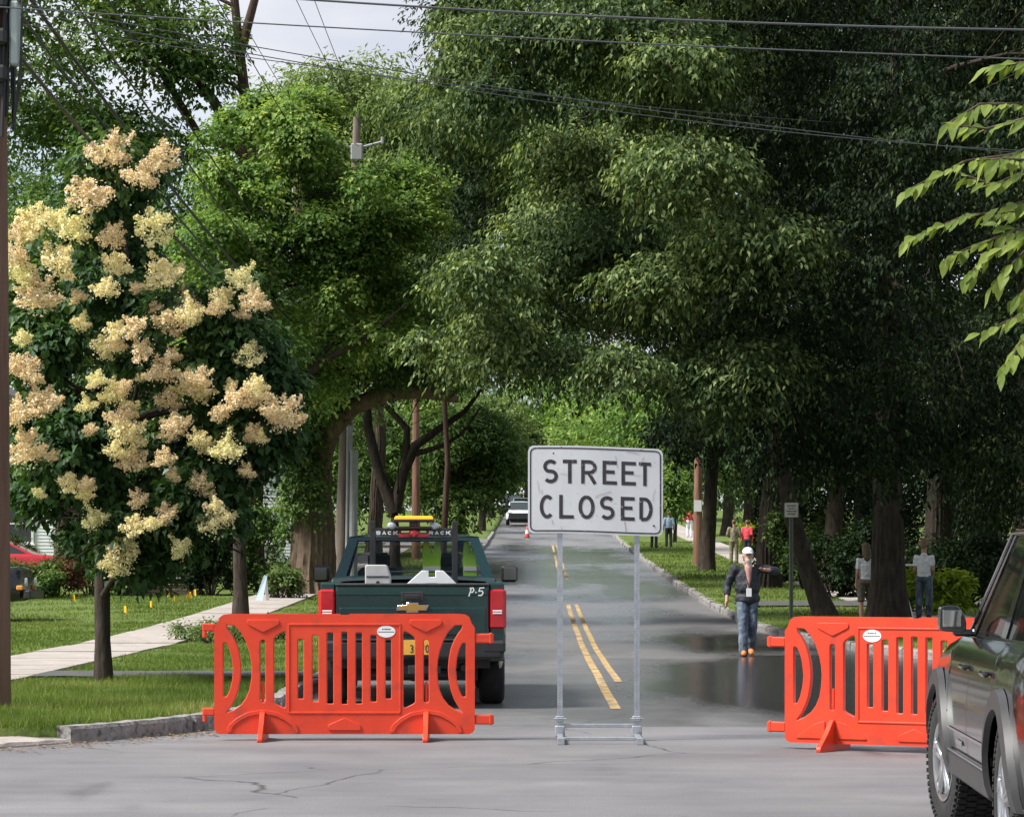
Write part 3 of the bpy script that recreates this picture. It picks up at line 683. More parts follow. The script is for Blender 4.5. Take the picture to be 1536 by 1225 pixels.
# --- the great tree over the road, crown split into lit and shaded leaf colours
def keep_r(p):
    px = 768 + p[0] / p[1] * FPX; py = HORIZON - (p[2] - EYE) / p[1] * FPX
    if px < 695 + 35 * math.sin(py * .02) + max(0, 130 - py) * .5: return False
    bottom = 515 if px < 820 else 515 + (px - 820) * .15 if px < 1150 else 565 + (px - 1150) * .6
    return py < bottom and py > -260 and px < 1800
CL = dome((7.6, 57, 9.6), (10.0, 10.5, 9.5), 150, (.9, 1.7), 5, keep=keep_r, inner=.62, squash=.5)
CL += dome((8.5, 57, 12), (7.5, 7, 8), 40, (1.3, 2.1), 6, keep=keep_r, inner=.3)
CL += [pc(x, y, Yq, r, .6) for x, y, Yq, r in [(720, 60, 52, .9), (700, 110, 51, .8), (745, 150, 50, 1.0), (690, 30, 53, .6), (730, 5, 53, .8), (790, 60, 50, 1.1), (735, 420, 49, .9), (740, 500, 50, .8), (640, 520, 52, .6), (700, 545, 52, .7), (770, 540, 50, .8), (850, 545, 50, .8), (930, 555, 49, .8), (1010, 565, 50, .8), (1080, 590, 50, .9), (1150, 640, 52, 1.0), *[(xq, yq, 51 + (i_ % 4) * .9, 1.0) for i_, (xq, yq) in enumerate([(1180, 500), (1250, 520), (1320, 540), (1390, 510), (1460, 530), (1520, 500), (1200, 690), (1260, 690), (1310, 650), (1370, 640), (1440, 650), (1500, 620), (1330, 690), (1490, 690), (1230, 600), (1300, 590), (1380, 580), (1450, 590), (1520, 560), (1390, 690), (1530, 690)])], (1220, 660, 53, 1.1), (1290, 680, 54, 1.0), (1340, 745, 57, .5), (1400, 680, 54, 1.0), (1480, 700, 55, 1.0), (1330, 250, 48.5, 1.1), (1345, 330, 48.5, 1.1), (1320, 410, 48.5, 1.1), (1360, 470, 49, 1.0), (1300, 470, 49, 1.0), (1330, 160, 48.5, 1.1), (1130, 560, 50, 1.2), (1200, 600, 50, 1.2)]]
LF_BEECH_LIT = leaf_mat('leaf_beech_lit', (.025, .05, .018), (.11, .162, .056), .29, .22, (.26, .32, .125))  # lighter leaves for the lit left half of the crown
LF_BEECH_SHADE = leaf_mat('leaf_beech_shaded', (.006, .013, .006), (.022, .038, .015), .16, .15, (.07, .1, .035))  # same crown's right half, its shade put into darker leaves
_rg = random.Random(17); CL_LIT = []; CL_SHADE = []
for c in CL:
    px_ = 768 + c[0] / c[1] * FPX + _rg.uniform(-110, 110); (CL_LIT if px_ < 1075 else CL_SHADE).append(c)
tree('beech_tree_lit', 'leaning tree whose drooping boughs, coloured as lit leaves, reach right across the road', 1238, 64, 13, .25, CL_LIT, 270000, (.135, .064), LF_BEECH_LIT, BARK3, 31, nl=56, lmin=5.5, per=10, spray=.6, droop=.4, ldroop=.6, tint_var=.32, flat=.7, shell=.4,
     trunk=[(0, 0, 0), (-.4, 0, 1.1), (-.85, -.3, 2.5), (-1.3, -1, 4.6), (-2.2, -3, 8), (-3.2, -5, 12)])
tree('beech_tree_shaded', 'huge tree with a thick brown trunk on the right lawn, shade put into its dark leaf colour', 1330, 58, 13, .4, CL_SHADE, 190000, (.13, .06), LF_BEECH_SHADE, BARK3, 33, nl=50, lmin=7.0, per=10, spray=.65, droop=.45, ldroop=.75, tint_var=.32, flat=.7, shell=.4,
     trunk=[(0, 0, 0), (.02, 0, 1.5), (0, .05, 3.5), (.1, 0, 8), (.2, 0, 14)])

# --- wood behind it, its deep shade put into near-black leaf colour
for i, (px, Y, tr, cl, n, nm, lb) in enumerate([
    (1165, 92, .55, [pc(1165 + 80 * q[0], 350 + 340 * q[1], 92 + 3 * q[2], 1.9) for q in (ph(1, 26) * 2 - 1)] , 30000, 'ivy_clad_tree', 'stout tree with ivy clad trunk behind the leaning trunk on the right lawn'),
    (1245, 82, .3, [pc(1245 + 130 * q[0], 460 + 250 * q[1], 82 + 3 * q[2], 1.7) for q in (ph(2, 26) * 2 - 1)], 30000, 'woodland_tree', 'dark leafy tree deep in shade behind the two onlookers in white shirts'),
    (1400, 78, .4, [pc(1420 + 140 * q[0], 400 + 330 * q[1], 79 + 3 * q[2], 1.8) for q in (ph(3, 30) * 2 - 1)], 30000, 'woodland_tree', 'dense dark tree in deep shade behind the curly haired onlooker'),
    (1540, 74, .5, [pc(1560 + 120 * q[0], 400 + 380 * q[1], 75 + 3 * q[2], 1.9) for q in (ph(4, 34) * 2 - 1)], 30000, 'woodland_tree', 'black shaded tree standing beyond the mirror of the parked dark car'),
    (1150, 86, .4, [pc(880 + 190 * q[0], 240 + 270 * q[1], 86 + 3 * q[2], 2.0) for q in (ph(11, 60) * 2 - 1)], 44000, 'woodland_tree', 'broad dark tree arching over the road behind the drooping boughs'),
    (1060, 104, .3, [pc(1085 + 80 * q[0], 590 + 80 * q[1], 104 + 2 * q[2], 1.3) for q in (ph(12, 20) * 2 - 1)], 14000, 'woodland_tree', 'dark low branched tree hiding the top of the notice pole'),
    (1290, 100, .4, [pc(1300 + 260 * q[0], 300 + 420 * q[1], 101 + 4 * q[2], 2.4) for q in (ph(5, 56) * 2 - 1)], 42000, 'woodland_tree', 'tall shaded tree farthest back in the dark wood on the right'),
    (1420, 112, .4, [pc(1300 + 330 * q[0], 80 + 240 * q[1], 112 + 4 * q[2], 3.0) for q in (ph(13, 60) * 2 - 1)], 44000, 'woodland_tree', 'tallest crown rising behind the very dark tree on the right'),
    (1480, 96, .4, [pc(1490 + 220 * q[0], 280 + 480 * q[1], 97 + 4 * q[2], 2.4) for q in (ph(6, 60) * 2 - 1)], 48000, 'woodland_tree', 'tall shaded tree filling the gap between two dark trees of the right wood')]):
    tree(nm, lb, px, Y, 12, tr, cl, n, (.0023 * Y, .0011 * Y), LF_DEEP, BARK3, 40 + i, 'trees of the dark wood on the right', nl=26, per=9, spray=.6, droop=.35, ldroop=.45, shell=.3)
# ivy on the stout trunk
rt = [o for o in col.objects if o.name == 'ivy_clad_tree'][0]
crown(rt, [(.6 * math.cos(a), .6 * math.sin(a) - .1, z, .22, .22, .35) for z in (.5, 1.0, 1.5, 2, 2.5, 3, 3.5, 4) for a in (3.3, 4.0, 4.7, 5.4, 6)], 7000, (.13, .1), LF_DEEP, 77, per=5, spray=.2, droop=.6, name='ivy')

def pe(cx, cy, rx, ry, Y, dy, r, n, seed, sq=.8, ymax=9999):
    rg = np.random.default_rng(seed); out = []
    while len(out) < n:
        q = rg.uniform(-1, 1, 2)
        if q[0] ** 2 + q[1] ** 2 > 1: continue
        k = rg.uniform(r * .75, r * 1.3); py = cy + ry * q[1]
        if py > ymax: continue
        out.append(pc(cx + rx * q[0], py, Y + rg.uniform(-dy, dy) * math.sqrt(max(.1, 1 - q[0] ** 2 - q[1] ** 2)), k, sq))
    return out
# --- left side trees
_mc = [c for c in pe(440, 290, 150, 130, 62, 2.5, .6, 52, 1, sq=.8) + pe(330, 430, 70, 140, 61, 1.5, .6, 20, 2, sq=.8) + pe(570, 370, 85, 130, 63, 2, .6, 34, 3, sq=.8) + pe(430, 180, 60, 50, 62, 1, .5, 11, 33, sq=.8) + pe(480, 500, 120, 90, 62, 2, .5, 22, 34, sq=.8)
       if not (768 + c[0] / c[1] * FPX > 470 and HORIZON - (c[2] + c[5] - EYE) / c[1] * FPX < 238)]
tree('maple_tree', 'bright green maple with a slim dark trunk behind the flowering tree', 361, 62, 9, .17,
     _mc, 84000, (.125, .085), LF_BRIGHT, BARK3, 101,
     trunk=[(0, 0, 0), (-.03, 0, 1.5), (.05, 0, 3.2), (.3, 0, 5.2), (.9, 0, 8), (1.2, 0, 10.5)], nl=34, per=7, spray=.45, droop=.2, ldroop=.35, tint_var=.3,
     extra=[([(.1, 0, 3.6), (1.0, -.4, 4.9), (1.9, -.6, 5.7), (2.9, -.8, 6.2), (3.7, -.9, 6.9)], [.12, .1, .08, .06, .02]), ([(1.0, -.4, 4.9), (2.0, -.5, 6.0), (3.2, -.6, 6.6)], [.08, .06, .02])])
tree('old_maple_tree', 'old tree with a massive furrowed trunk and heavy bent limb, beside the conduit pole', 468, 80, 12, .72,
     pe(470, 510, 150, 75, 79, 3, 1.1, 30, 4) + pe(600, 500, 70, 70, 78, 2, .9, 14, 5) + pe(420, 620, 60, 40, 78, 1.5, .6, 8, 6), 46000, (.17, .1), LF_DARK, BARK2, 102,
     trunk=[(0, 0, 0), (.0, 0, 1.2), (.02, 0, 3.5), (.1, .1, 5.2), (-.3, .3, 9), (-.4, .4, 14)], nl=26, per=7, spray=.5, droop=.3, ldroop=.4,
     extra=[([(.1, -.1, 3.4), (.5, -.5, 4.6), (1.2, -.8, 5.3), (2.2, -.9, 5.7), (3.2, -.9, 5.75), (4.2, -1, 5.5)], [.36, .3, .26, .25, .22, .1])])
o = [q for q in col.objects if q.name == 'old_maple_tree'][0]
crown(o, [(.75 * math.cos(a), .75 * math.sin(a), z, .3, .3, .5) for z in (.6, 1.6, 2.4, 3.0, 3.6, 4.2, 4.8) for a in (3.2, 3.9, 4.4, 5.0) if z > 1.8 or a < 3.8], 5000, (.13, .1), LF_MID, 78, per=5, spray=.25, droop=.6, name='ivy')
tree('tall_oak_tree', 'tall oak with bare crooked upper limbs against the sky, behind the left utility pole', 378, 104, 16, .42,
     pe(120, 90, 190, 150, 103, 4, 1.5, 34, 7) + pe(230, 300, 170, 110, 103, 4, 1.4, 18, 8) + pe(290, 60, 50, 60, 102, 2, .8, 5, 9) + pe(80, 330, 120, 80, 102, 2, 1.3, 9, 10), 30000, (.26, .15), LF_MID, BARKR, 103,
     trunk=[(0, 0, 0), (0, 0, 5), (-.1, 0, 10), (-.1, 0, 16), (-.5, 0, 19.6), (-.8, 0, 23)], nl=30, per=6, spray=.8, droop=.2, ldroop=.3, limb_r=.22,
     extra=[([(-.1, 0, 15.0), (-1.4, -.3, 17.4), (-2.9, -.4, 19.4), (-4.2, -.5, 22.8)], [.26, .2, .16, .1]), ([(-.4, 0, 19.4), (.1, 0, 21.2), (.3, 0, 24)], [.2, .16, .1]), ([(-.1, 0, 16), (-1.8, -.3, 15.9), (-3.4, -.4, 18.6), (-5, -.5, 20.4), (-7, -.5, 21.8)], [.2, .17, .13, .1, .04])])
tree('locust_tree', 'feathery pale tree with a rounded top against the open sky', 560, 130, 15, .35,
     pe(520, 200, 120, 85, 130, 4, 1.7, 34, 11) + pe(600, 330, 90, 160, 131, 4, 1.8, 24, 12) + pe(420, 190, 60, 60, 131, 3, 1.3, 10, 13), 36000, (.3, .13), LF_PALE, BARK, 104, nl=26, per=8, spray=1.1, droop=.35, ldroop=.35)
tree('honey_locust_tree', 'light olive tree with hanging sprays beside the dark drooping boughs', 662, 94, 11, .13,
     pe(655, 330, 75, 190, 93, 2.5, 1.1, 34, 14, ymax=520) + pe(620, 200, 60, 60, 93, 2, 1.0, 9, 15), 46000, (.2, .09), LF_PALE, BARKR, 105, nl=22, per=9, spray=.9, droop=.7, ldroop=.6)
vx = ax(592, 100)
tree('forked_tree', 'dark tree forking low into a wide V behind the pickup truck roof', 592, 100, 3.0, .26,
     pe(560, 560, 90, 40, 99, 2, .9, 10, 16) + pe(690, 560, 60, 35, 99, 2, .9, 8, 17), 12000, (.2, .1), LF_DARK, BARK3, 106, nl=8, per=7,
     trunk=[(0, 0, 0), (0, 0, 1), (0, 0, 2.1), (.02, 0, 2.5)],
     extra=[([(0, 0, 2.2), (-.55, 0, 3.6), (-.95, 0, 5.2), (-1.0, 0, 6.5), (-1.5, 0, 8.5)], [.24, .2, .17, .13, .05]), ([(0, 0, 2.2), (.3, 0, 3.6), (.75, 0, 4.6), (1.6, 0, 5.2), (2.5, 0, 5.8), (3.1, 0, 6.6)], [.22, .2, .17, .14, .1, .05]), ([(.75, 0, 4.3), (1.1, 0, 4.4), (1.7, 0, 4.6), (2.4, 0, 5.0), (3.1, 0, 6.0)], [.11, .1, .08, .06, .03]), ([(.4, 0, 3.9), (.45, 0, 5.2), (-.3, 0, 6.0), (-.9, 0, 6.4)], [.14, .13, .1, .05])])
for i, (px, Y, cx, cy, rx, ry, n, lm, lb) in enumerate([
    (90, 96, 90, 480, 130, 200, 22000, LF_MID, 'leafy tree standing over the white clapboard house'),
    (280, 92, 290, 600, 120, 150, 22000, LF_DARK, 'dark leafy tree between the flowering tree and the massive trunk'),
    (-60, 120, 0, 300, 160, 250, 16000, LF_MID, 'tall leafy tree behind the roof of the white clapboard house'),
    (240, 122, 260, 380, 150, 170, 18000, LF_BRIGHT, 'sunlit yellow green tree glimpsed above the flowering tree'),
    (400, 124, 420, 620, 160, 130, 18000, LF_MID, 'leafy yard tree filling the background behind the massive trunk')]):
    tree('yard_tree', lb, px, Y, 9, .3, pe(cx, cy, rx, ry, Y, 4, 1.5, 34, 30 + i), n, (.24, .13), lm, BARK, 110 + i, 'trees of the yards on the left', nl=20, per=7, spray=.7, droop=.25)
# --- trees that line the road further up, left then right
for i, (px, Y, tr, cl, n, lm, lb) in enumerate([
    (690, 132, .22, pe(690, 690, 62, 75, 132, 3, 1.1, 30, 41), 18000, LF_MID, 'rounded roadside tree just beyond the reddish pole'),
    (560, 140, .3, pe(560, 690, 90, 80, 140, 3, 1.4, 30, 42), 16000, LF_MID, 'leafy roadside tree seen through the fork of the dark tree'),
    (722, 176, .25, pe(725, 672, 48, 62, 176, 3, 1.4, 22, 43, ymax=722), 12000, LF_OLIVE, 'olive roadside tree shading the parked white cars'),
    (735, 215, .3, pe(745, 660, 50, 55, 215, 4, 1.8, 20, 44, ymax=712), 10000, LF_OLIVE, 'distant roadside tree behind the parked white cars'),
    (660, 240, .3, pe(660, 610, 90, 80, 240, 5, 2.6, 26, 45), 12000, LF_BRIGHT, 'broad distant tree on the rise left of the road end'),
    (790, 275, .4, pe(800, 650, 90, 85, 275, 6, 3, 30, 46), 14000, LF_BRIGHT, 'sunlit tree closing the view where the road tops the rise'),
    (905, 265, .4, pe(900, 645, 90, 85, 265, 6, 3, 30, 47), 14000, LF_BRIGHT, 'yellow green tree at the road end behind the closed street board'),
    (1000, 205, .35, pe(985, 670, 80, 75, 205, 5, 2.2, 30, 48), 14000, LF_BRIGHT, 'leafy tree on the right verge beyond the closed street board'),
    (1090, 165, .35, pe(1080, 670, 80, 75, 165, 4, 1.9, 30, 49), 15000, LF_BRIGHT, 'leafy verge tree behind the reddish brown pole with notice'),
    (1012, 150, .1, pe(1008, 735, 26, 40, 150, 1.2, .55, 16, 50), 6000, LF_BRIGHT, 'young bright green tree beside the edge of the closed street board'),
    (1120, 128, .3, pe(1120, 640, 70, 90, 128, 3, 1.5, 30, 51), 16000, LF_DARK, 'dark verge tree over the person in red'),
    (1200, 190, .4, pe(1180, 650, 140, 110, 190, 5, 2.6, 30, 52), 12000, LF_DARK, 'distant dark tree behind the far lawn on the right')]):
    tree('roadside_tree', lb, px, Y, 6 if Y < 160 else 8, tr, cl, n, (.0019 * Y, .00095 * Y), lm, BARK3, 130 + i, 'trees lining the road further up', nl=14, per=7, spray=.005 * Y, droop=.3)
# far wood on the skyline: one mass
far = thing('distant_woods', 'hazy green mass of distant woods beyond the road end', 'woods'); far['kind'] = 'stuff'
q = np.random.default_rng(9); cl = [(X, Yq, 8 + q.uniform(2, 12), 6, 6, 6) for X in np.arange(-75, 90, 5.5) for Yq in (330 + q.uniform(-12, 12),)]
crown(far, cl + [(c[0] + 3, c[1] + 10, c[2] - 6, 6, 6, 6) for c in cl], 45000, (.9, .5), LF_MID, 66, per=6, spray=2)
# --- shrubs
def shrub(name, label, px, Y, w, h, n, leaf, lm, seed, group=None, py=None, **kw):
    X = ax(px, Y); root = thing(name, label, 'shrub', (X, Y, lawn_z(X, Y)), 0, group); rg = random.Random(seed)
    cl = [(rg.uniform(-.5, .5) * w, rg.uniform(-.35, .35) * w, h * rg.uniform(.18, .78), w * .24, w * .24, h * .24) for _ in range(14)]
    mb = MB()
    for c in cl[:9]: mb.tube(bez(Vector((c[0] * .15, c[1] * .15, -.05)), Vector((c[0] * .4, c[1] * .4, c[2] * .6)), Vector(c[:3]), 4), [.03, .025, .02, .014, .008], 5)
    mb.build('stem', BARK3, root); crown(root, cl, n, leaf, lm, seed, name='foliage', **{**dict(per=5, spray=.25, droop=.1, ldroop=.2, shell=.3), **kw})
for i, (px, Y, w, h, n, lm, lb) in enumerate([
    (55, 77, 1.5, 1.1, 4000, LF_MID, 'low leafy shrub in front of the red car'), (88, 78, 1.2, 1.2, 3500, LF_RED, 'bronze red leaved shrub beside the red car'),
    (135, 80, 1.6, 2.1, 5000, LF_DARK, 'tall dark shrub behind the flowering tree trunk'), (185, 79, 1.5, 1.4, 4500, LF_MID, 'bushy green shrub just behind the flowering tree trunk'),
    (235, 82, 1.4, 1.5, 4000, LF_PALE, 'pale green flowering shrub behind the low dark wall'), (315, 79, 1.8, 1.9, 6500, LF_DEEP, 'dense dark evergreen shrub behind the yellow marker flags'),
    (390, 82, 1.2, 2.6, 5500, LF_MID, 'tall green shrub beside the massive furrowed trunk'), (345, 84, 1.6, 3.2, 6500, LF_DARK, 'very tall dark shrub behind the slim maple trunk'),
    (420, 76, .9, 1.0, 2500, LF_OLIVE, 'small spiky shrub at the foot of the massive trunk'), (15, 90, 2.0, 1.6, 3000, LF_DARK, 'dark shrub under the white clapboard wall')]):
    shrub('yard_shrub', lb, px, Y, w, h, n, (.12, .07), lm, 200 + i, 'shrubs at the back of the left lawn')
for i, (px, Y, w, h, n, lm, lb) in enumerate([
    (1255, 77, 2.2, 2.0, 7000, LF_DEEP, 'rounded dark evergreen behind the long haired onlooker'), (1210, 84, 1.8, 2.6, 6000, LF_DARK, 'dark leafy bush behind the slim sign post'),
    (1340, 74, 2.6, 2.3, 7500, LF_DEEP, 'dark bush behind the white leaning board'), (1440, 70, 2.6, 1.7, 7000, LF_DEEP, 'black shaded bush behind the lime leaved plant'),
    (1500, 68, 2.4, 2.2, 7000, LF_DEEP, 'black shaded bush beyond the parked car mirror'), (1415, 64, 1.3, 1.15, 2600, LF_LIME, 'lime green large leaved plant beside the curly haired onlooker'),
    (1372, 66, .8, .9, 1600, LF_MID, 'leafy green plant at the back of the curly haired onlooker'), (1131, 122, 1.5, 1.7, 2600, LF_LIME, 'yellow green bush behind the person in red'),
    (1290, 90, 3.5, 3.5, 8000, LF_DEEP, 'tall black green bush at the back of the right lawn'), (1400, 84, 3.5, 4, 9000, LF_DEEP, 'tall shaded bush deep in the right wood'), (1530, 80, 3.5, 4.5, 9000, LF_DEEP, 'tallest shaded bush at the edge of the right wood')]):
    shrub('lawn_shrub', lb, px, Y, w, h, n, (.16, .1) if lm is LF_LIME else (.13, .075), lm, 230 + i, 'shrubs on the right lawn')
for i, (px, Y) in enumerate([(285, 50), (318, 49), (350, 50.5), (385, 49.5), (415, 51)]):
    shrub('bedding_plant', ['low bushy bedding plant with pale leaves in a row of five by the left kerb', None, None, None, None][0], px, Y, .75, .38, 900, (.07, .04), LF_OLIVE, 260 + i, 'row of bedding plants by the left kerb')

# --- the flowering tree: big soft plumes over dark glossy leaves
LX, LY = ax(155, 33), 33.0; LZ = lawn_z(LX, LY)
lil = thing('flowering_lilac_tree', 'small tree lilac covered in cream and tan flower plumes, on the grass strip', 'tree', (LX, LY, LZ))
ells = [(185, 265, 70, 50), (150, 320, 95, 60), (90, 420, 85, 90), (210, 420, 120, 90), (300, 470, 100, 80), (130, 560, 125, 110), (260, 600, 130, 110), (370, 520, 45, 70), (375, 620, 65, 60), (110, 700, 105, 80), (230, 730, 120, 80), (320, 690, 60, 60), (180, 790, 80, 45), (70, 735, 55, 40), (210, 830, 55, 40), (260, 790, 60, 35), (390, 640, 55, 50), (350, 690, 60, 45), (60, 640, 60, 90), (60, 500, 50, 90), (300, 760, 60, 40), (400, 560, 40, 60)]
lc = []
q = random.Random(4)
for (cx, cy, rx, ry) in ells:
    for _ in range(4):
        lc.append(pc(cx + q.uniform(-.6, .6) * rx, cy + q.uniform(-.6, .6) * ry, LY + q.uniform(-1.2, 1.2), q.uniform(.28, .42), .9))
lcl = local(lc, (LX, LY, LZ))
wood(lil, [(0, 0, 0), (-.02, 0, 1.0), (0, 0, 1.75), (.2, 0, 3.0), (.35, 0, 4.4), (.2, 0, 5.6)], [.095, .09, .088, .07, .05, .02], lcl, BARK3, 5, 34, .05, sides=10)
LF_LIL = leaf_mat('leaf_lilac', (.018, .05, .016), (.06, .125, .034), .24, .4, (.14, .21, .06))
cr = crown(lil, lcl, 50000, (.125, .078), LF_LIL, 15, per=6, spray=.3, droop=.3, ldroop=.55, shell=.25, flat=.65, name='crown')
# single leaves, the largest showing: outer leaves on the side towards the street
me = bpy.data.meshes.new('leaf')
pr = [(0, 0), (.24, .3), (.36, .62), (.3, .85), (0, 1)]
vv = [(0, 0, 0), (.3, .3, .05), (.36, .55, .06), (.2, .82, .02), (0, 1.05, -.1), (-.2, .82, .02), (-.36, .55, .06), (-.3, .3, .05), (0, .5, -.02)]
me.from_pydata(vv, [], [(0, 1, 8), (1, 2, 8), (2, 3, 8), (3, 4, 8), (4, 5, 8), (5, 6, 8), (6, 7, 8), (7, 0, 8)])
LEAF1 = mat('lilac_leaf_single', (.022, .055, .016), .42, c2=(.04, .09, .025), ns=2, spec=.5)
me.materials.append(LEAF1); me.update()
for i in range(300):
    c = q.choice(lcl); a = q.uniform(math.pi, 2 * math.pi); e = q.uniform(-.6, 1.0)
    p = Vector((c[0] + math.cos(a) * math.cos(e) * c[3] * 1.15, c[1] + math.sin(a) * math.cos(e) * c[4] * 1.25 - .1, c[2] + math.sin(e) * c[5] * 1.1))
    o = bpy.data.objects.new('leaf', me); col.objects.link(o); o.parent = lil; o.location = p
    s = q.uniform(.09, .13); o.scale = (s, s, s); o.rotation_euler = (q.uniform(-1.3, -.3), q.uniform(-.5, .5), q.uniform(-3.1, 3.1))
# plumes
def plume_mesh(seed):
    rg = np.random.default_rng(seed); out = []; ti = []
    lobes = [np.array([0, 0, .5])] + [np.array([math.cos(a) * .42, math.sin(a) * .42, rg.uniform(-.05, .35)]) for a in np.arange(0, 6.28, .9)] + [np.array([math.cos(a) * .2, math.sin(a) * .2, rg.uniform(.3, .75)]) for a in (0.4, 2.4, 4.5)]
    for lb in lobes:
        n = 110; t = rg.random(n) ** .7; w = .17 * (1.15 - t)
        p = lb * (.35 + t[:, None] * .95) + rg.normal(size=(n, 3)) * w[:, None] * .85
        d = nrm(p * .5 + rg.normal(size=(n, 3)) * .5); u = nrm(np.cross(d, rg.normal(size=(n, 3)))); w2 = np.cross(d, u); s = rg.uniform(.026, .052, n)[:, None]
        V = np.empty((n, 3, 3)); V[:, 0] = p - u * s; V[:, 1] = p + u * s; V[:, 2] = p + w2 * s * 1.7; out.append(V.reshape(-1, 3)); ti.append(rg.random(n))
    V = np.concatenate(out); n = len(V) // 3
    m = bpy.data.meshes.new('flower_plume'); m.vertices.add(len(V)); m.vertices.foreach_set('co', V.astype(np.float32).ravel()); m.loops.add(len(V)); m.loops.foreach_set('vertex_index', np.arange(len(V), dtype=np.int32))
    m.polygons.add(n); m.polygons.foreach_set('loop_start', np.arange(0, len(V), 3, dtype=np.int32)); a = m.attributes.new('tint', 'FLOAT', 'FACE'); a.data.foreach_set('value', np.concatenate(ti).astype(np.float32)); m.update()
    return m
CREAM = leaf_mat('plume_cream', (.66, .58, .37), (.88, .82, .62), .3, .1); TAN = leaf_mat('plume_tan', (.56, .43, .3), (.88, .77, .61), .28, .1); LEMON = leaf_mat('plume_lemon', (.62, .58, .36), (.86, .82, .58), .3, .1)
plumes = [plume_mesh(k) for k in range(6)]
for k, m in enumerate(plumes): m.materials.append([TAN, CREAM, LEMON][k % 3])
PL = [(280, 70, 2), (440, 80, 1.7), (370, 130, 1.7), (245, 180, 2.1), (410, 265, 1.9), (105, 255, 1.9), (55, 275, 1.6), (145, 365, 2), (310, 365, 1.4), (445, 405, 2), (650, 410, 1.6), (690, 465, 1.5), (590, 460, 1.3), (285, 435, 1.3), (100, 460, 2), (50, 395, 1.5), (455, 520, 1.6), (370, 530, 1.3), (320, 545, 1.2), (500, 470, 1.4), (275, 590, 1.3), (390, 595, 1.2), (60, 560, .9), (75, 660, 1.6), (675, 610, 1.5), (265, 675, 1), (300, 720, 1.3), (430, 660, 1.5), (515, 705, 2), (530, 670, 1.3), (450, 730, 1.3), (640, 730, 1.4), (700, 725, 1.4), (765, 785, 1.9), (595, 760, 1), (130, 735, 1.5), (55, 770, 1.6), (235, 745, 1.1), (310, 785, 1.3), (350, 830, 1.8), (480, 800, 1.5), (540, 835, 1.1), (310, 870, 1.2), (360, 890, 1.4), (610, 870, 1.5), (75, 875, 2), (445, 890, 1.1), (545, 960, 1.2), (185, 955, 1.2), (230, 985, .9), (380, 1000, 1.1), (455, 1040, 1.2), (265, 1055, 1.4), (370, 1070, 1.3), (590, 1060, 1.9), (330, 1165, 1.7), (415, 1065, .9), (190, 270, 1.7), (300, 290, 1.3), (150, 250, 1.5), (510, 500, 1.4), (740, 760, 1.3), (30, 640, 1.2), (340, 690, .9), (690, 690, 1.2), (340, 1120, 1.2), (495, 1130, 1.2), (40, 340, 1.3)]
PL += [(q.uniform(60, 720), q.uniform(330, 1050), q.uniform(.55, 1.0)) for _ in range(34)]
PL = [t_ for t_ in PL if not (t_[0] > 560 and t_[1] < 400)]
for k, (zx, zy, s) in enumerate(PL):
    p = at(zx / 1.802, 200 + zy / 1.802, LY - 1.6 + q.uniform(-.3, .3)) - Vector((LX, LY, LZ))
    o = bpy.data.objects.new('flower_plume', plumes[q.choice([0, 3, 0, 3, 1, 4, 1, 2, 5]) if zy < 960 else q.choice([1, 2, 4, 5, 0])]); col.objects.link(o); o.parent = lil; o.location = p; o['kind'] = 'stuff'
    s2 = s * .225; o.scale = (s2 * q.uniform(.9, 1.15), s2, s2 * q.uniform(.8, 1.05)); o.rotation_euler = (q.uniform(-.1, .9), q.uniform(-.7, .7), q.uniform(0, 6.28))

# --- branch tips of a street tree beside the parked car, leaf by leaf
nt_ = thing('street_tree', 'tree whose bright green leafy branch tips hang above the parked dark car', 'tree', (5.6, 11.0, 0))
tips = [[(1600, 60), (1540, 85), (1485, 105)], [(1600, 120), (1530, 150), (1470, 160), (1415, 190)], [(1610, 150), (1540, 185), (1480, 195), (1440, 190)], [(1610, 190), (1520, 225), (1450, 250), (1362, 285)], [(1610, 240), (1540, 262), (1490, 270), (1440, 262)], [(1610, 290), (1530, 318), (1450, 322), (1362, 352)], [(1610, 310), (1520, 345), (1470, 360), (1420, 388)], [(1610, 320), (1530, 360), (1480, 385), (1448, 412)], [(1610, 360), (1540, 380), (1490, 432)], [(1610, 450), (1530, 472), (1472, 500)], [(1610, 480), (1540, 505), (1505, 550)], [(1610, 420), (1560, 420), (1520, 450)], [(1600, 200), (1550, 235), (1500, 245), (1470, 240)], [(1610, 265), (1550, 300), (1500, 310)], [(1610, 350), (1550, 350), (1500, 340)]]
mb = MB(); mb.tube([(0, 0, -.2), (0, 0, .1), (.02, 0, 1.2), (0, .05, 2.4), (-.1, 0, 4.5)], [.24, .17, .15, .13, .05], 12, noise=.1)
LEAFN = leaf_mat('leaf_near', (.1, .15, .03), (.21, .27, .06), .35, .35)
lmesh = []
for k in range(3):
    m = bpy.data.meshes.new('leaf'); w = (.22, .25, .2)[k]; c = (.14, .2, .08)[k]
    m.from_pydata([(0, 0, 0), (w * .8, .25, .05), (w, .5, .06 - c * .2), (w * .6, .78, -c * .5), (0, 1.08, -c), (-w * .6, .78, -c * .5), (-w, .5, .06 - c * .2), (-w * .8, .25, .05), (0, .5, -.03)], [], [(0, 1, 8), (1, 2, 8), (2, 3, 8), (3, 4, 8), (4, 5, 8), (5, 6, 8), (6, 7, 8), (7, 0, 8)])
    a = m.attributes.new('tint', 'FLOAT', 'FACE'); a.data.foreach_set('value', [(.2, .55, .9)[k]] * 8); m.materials.append(LEAFN); m.update(); lmesh.append(m)
base = Vector((5.6, 11.0, 0)); nleaf = 0
_ord = list(enumerate(tips)); q.shuffle(_ord)
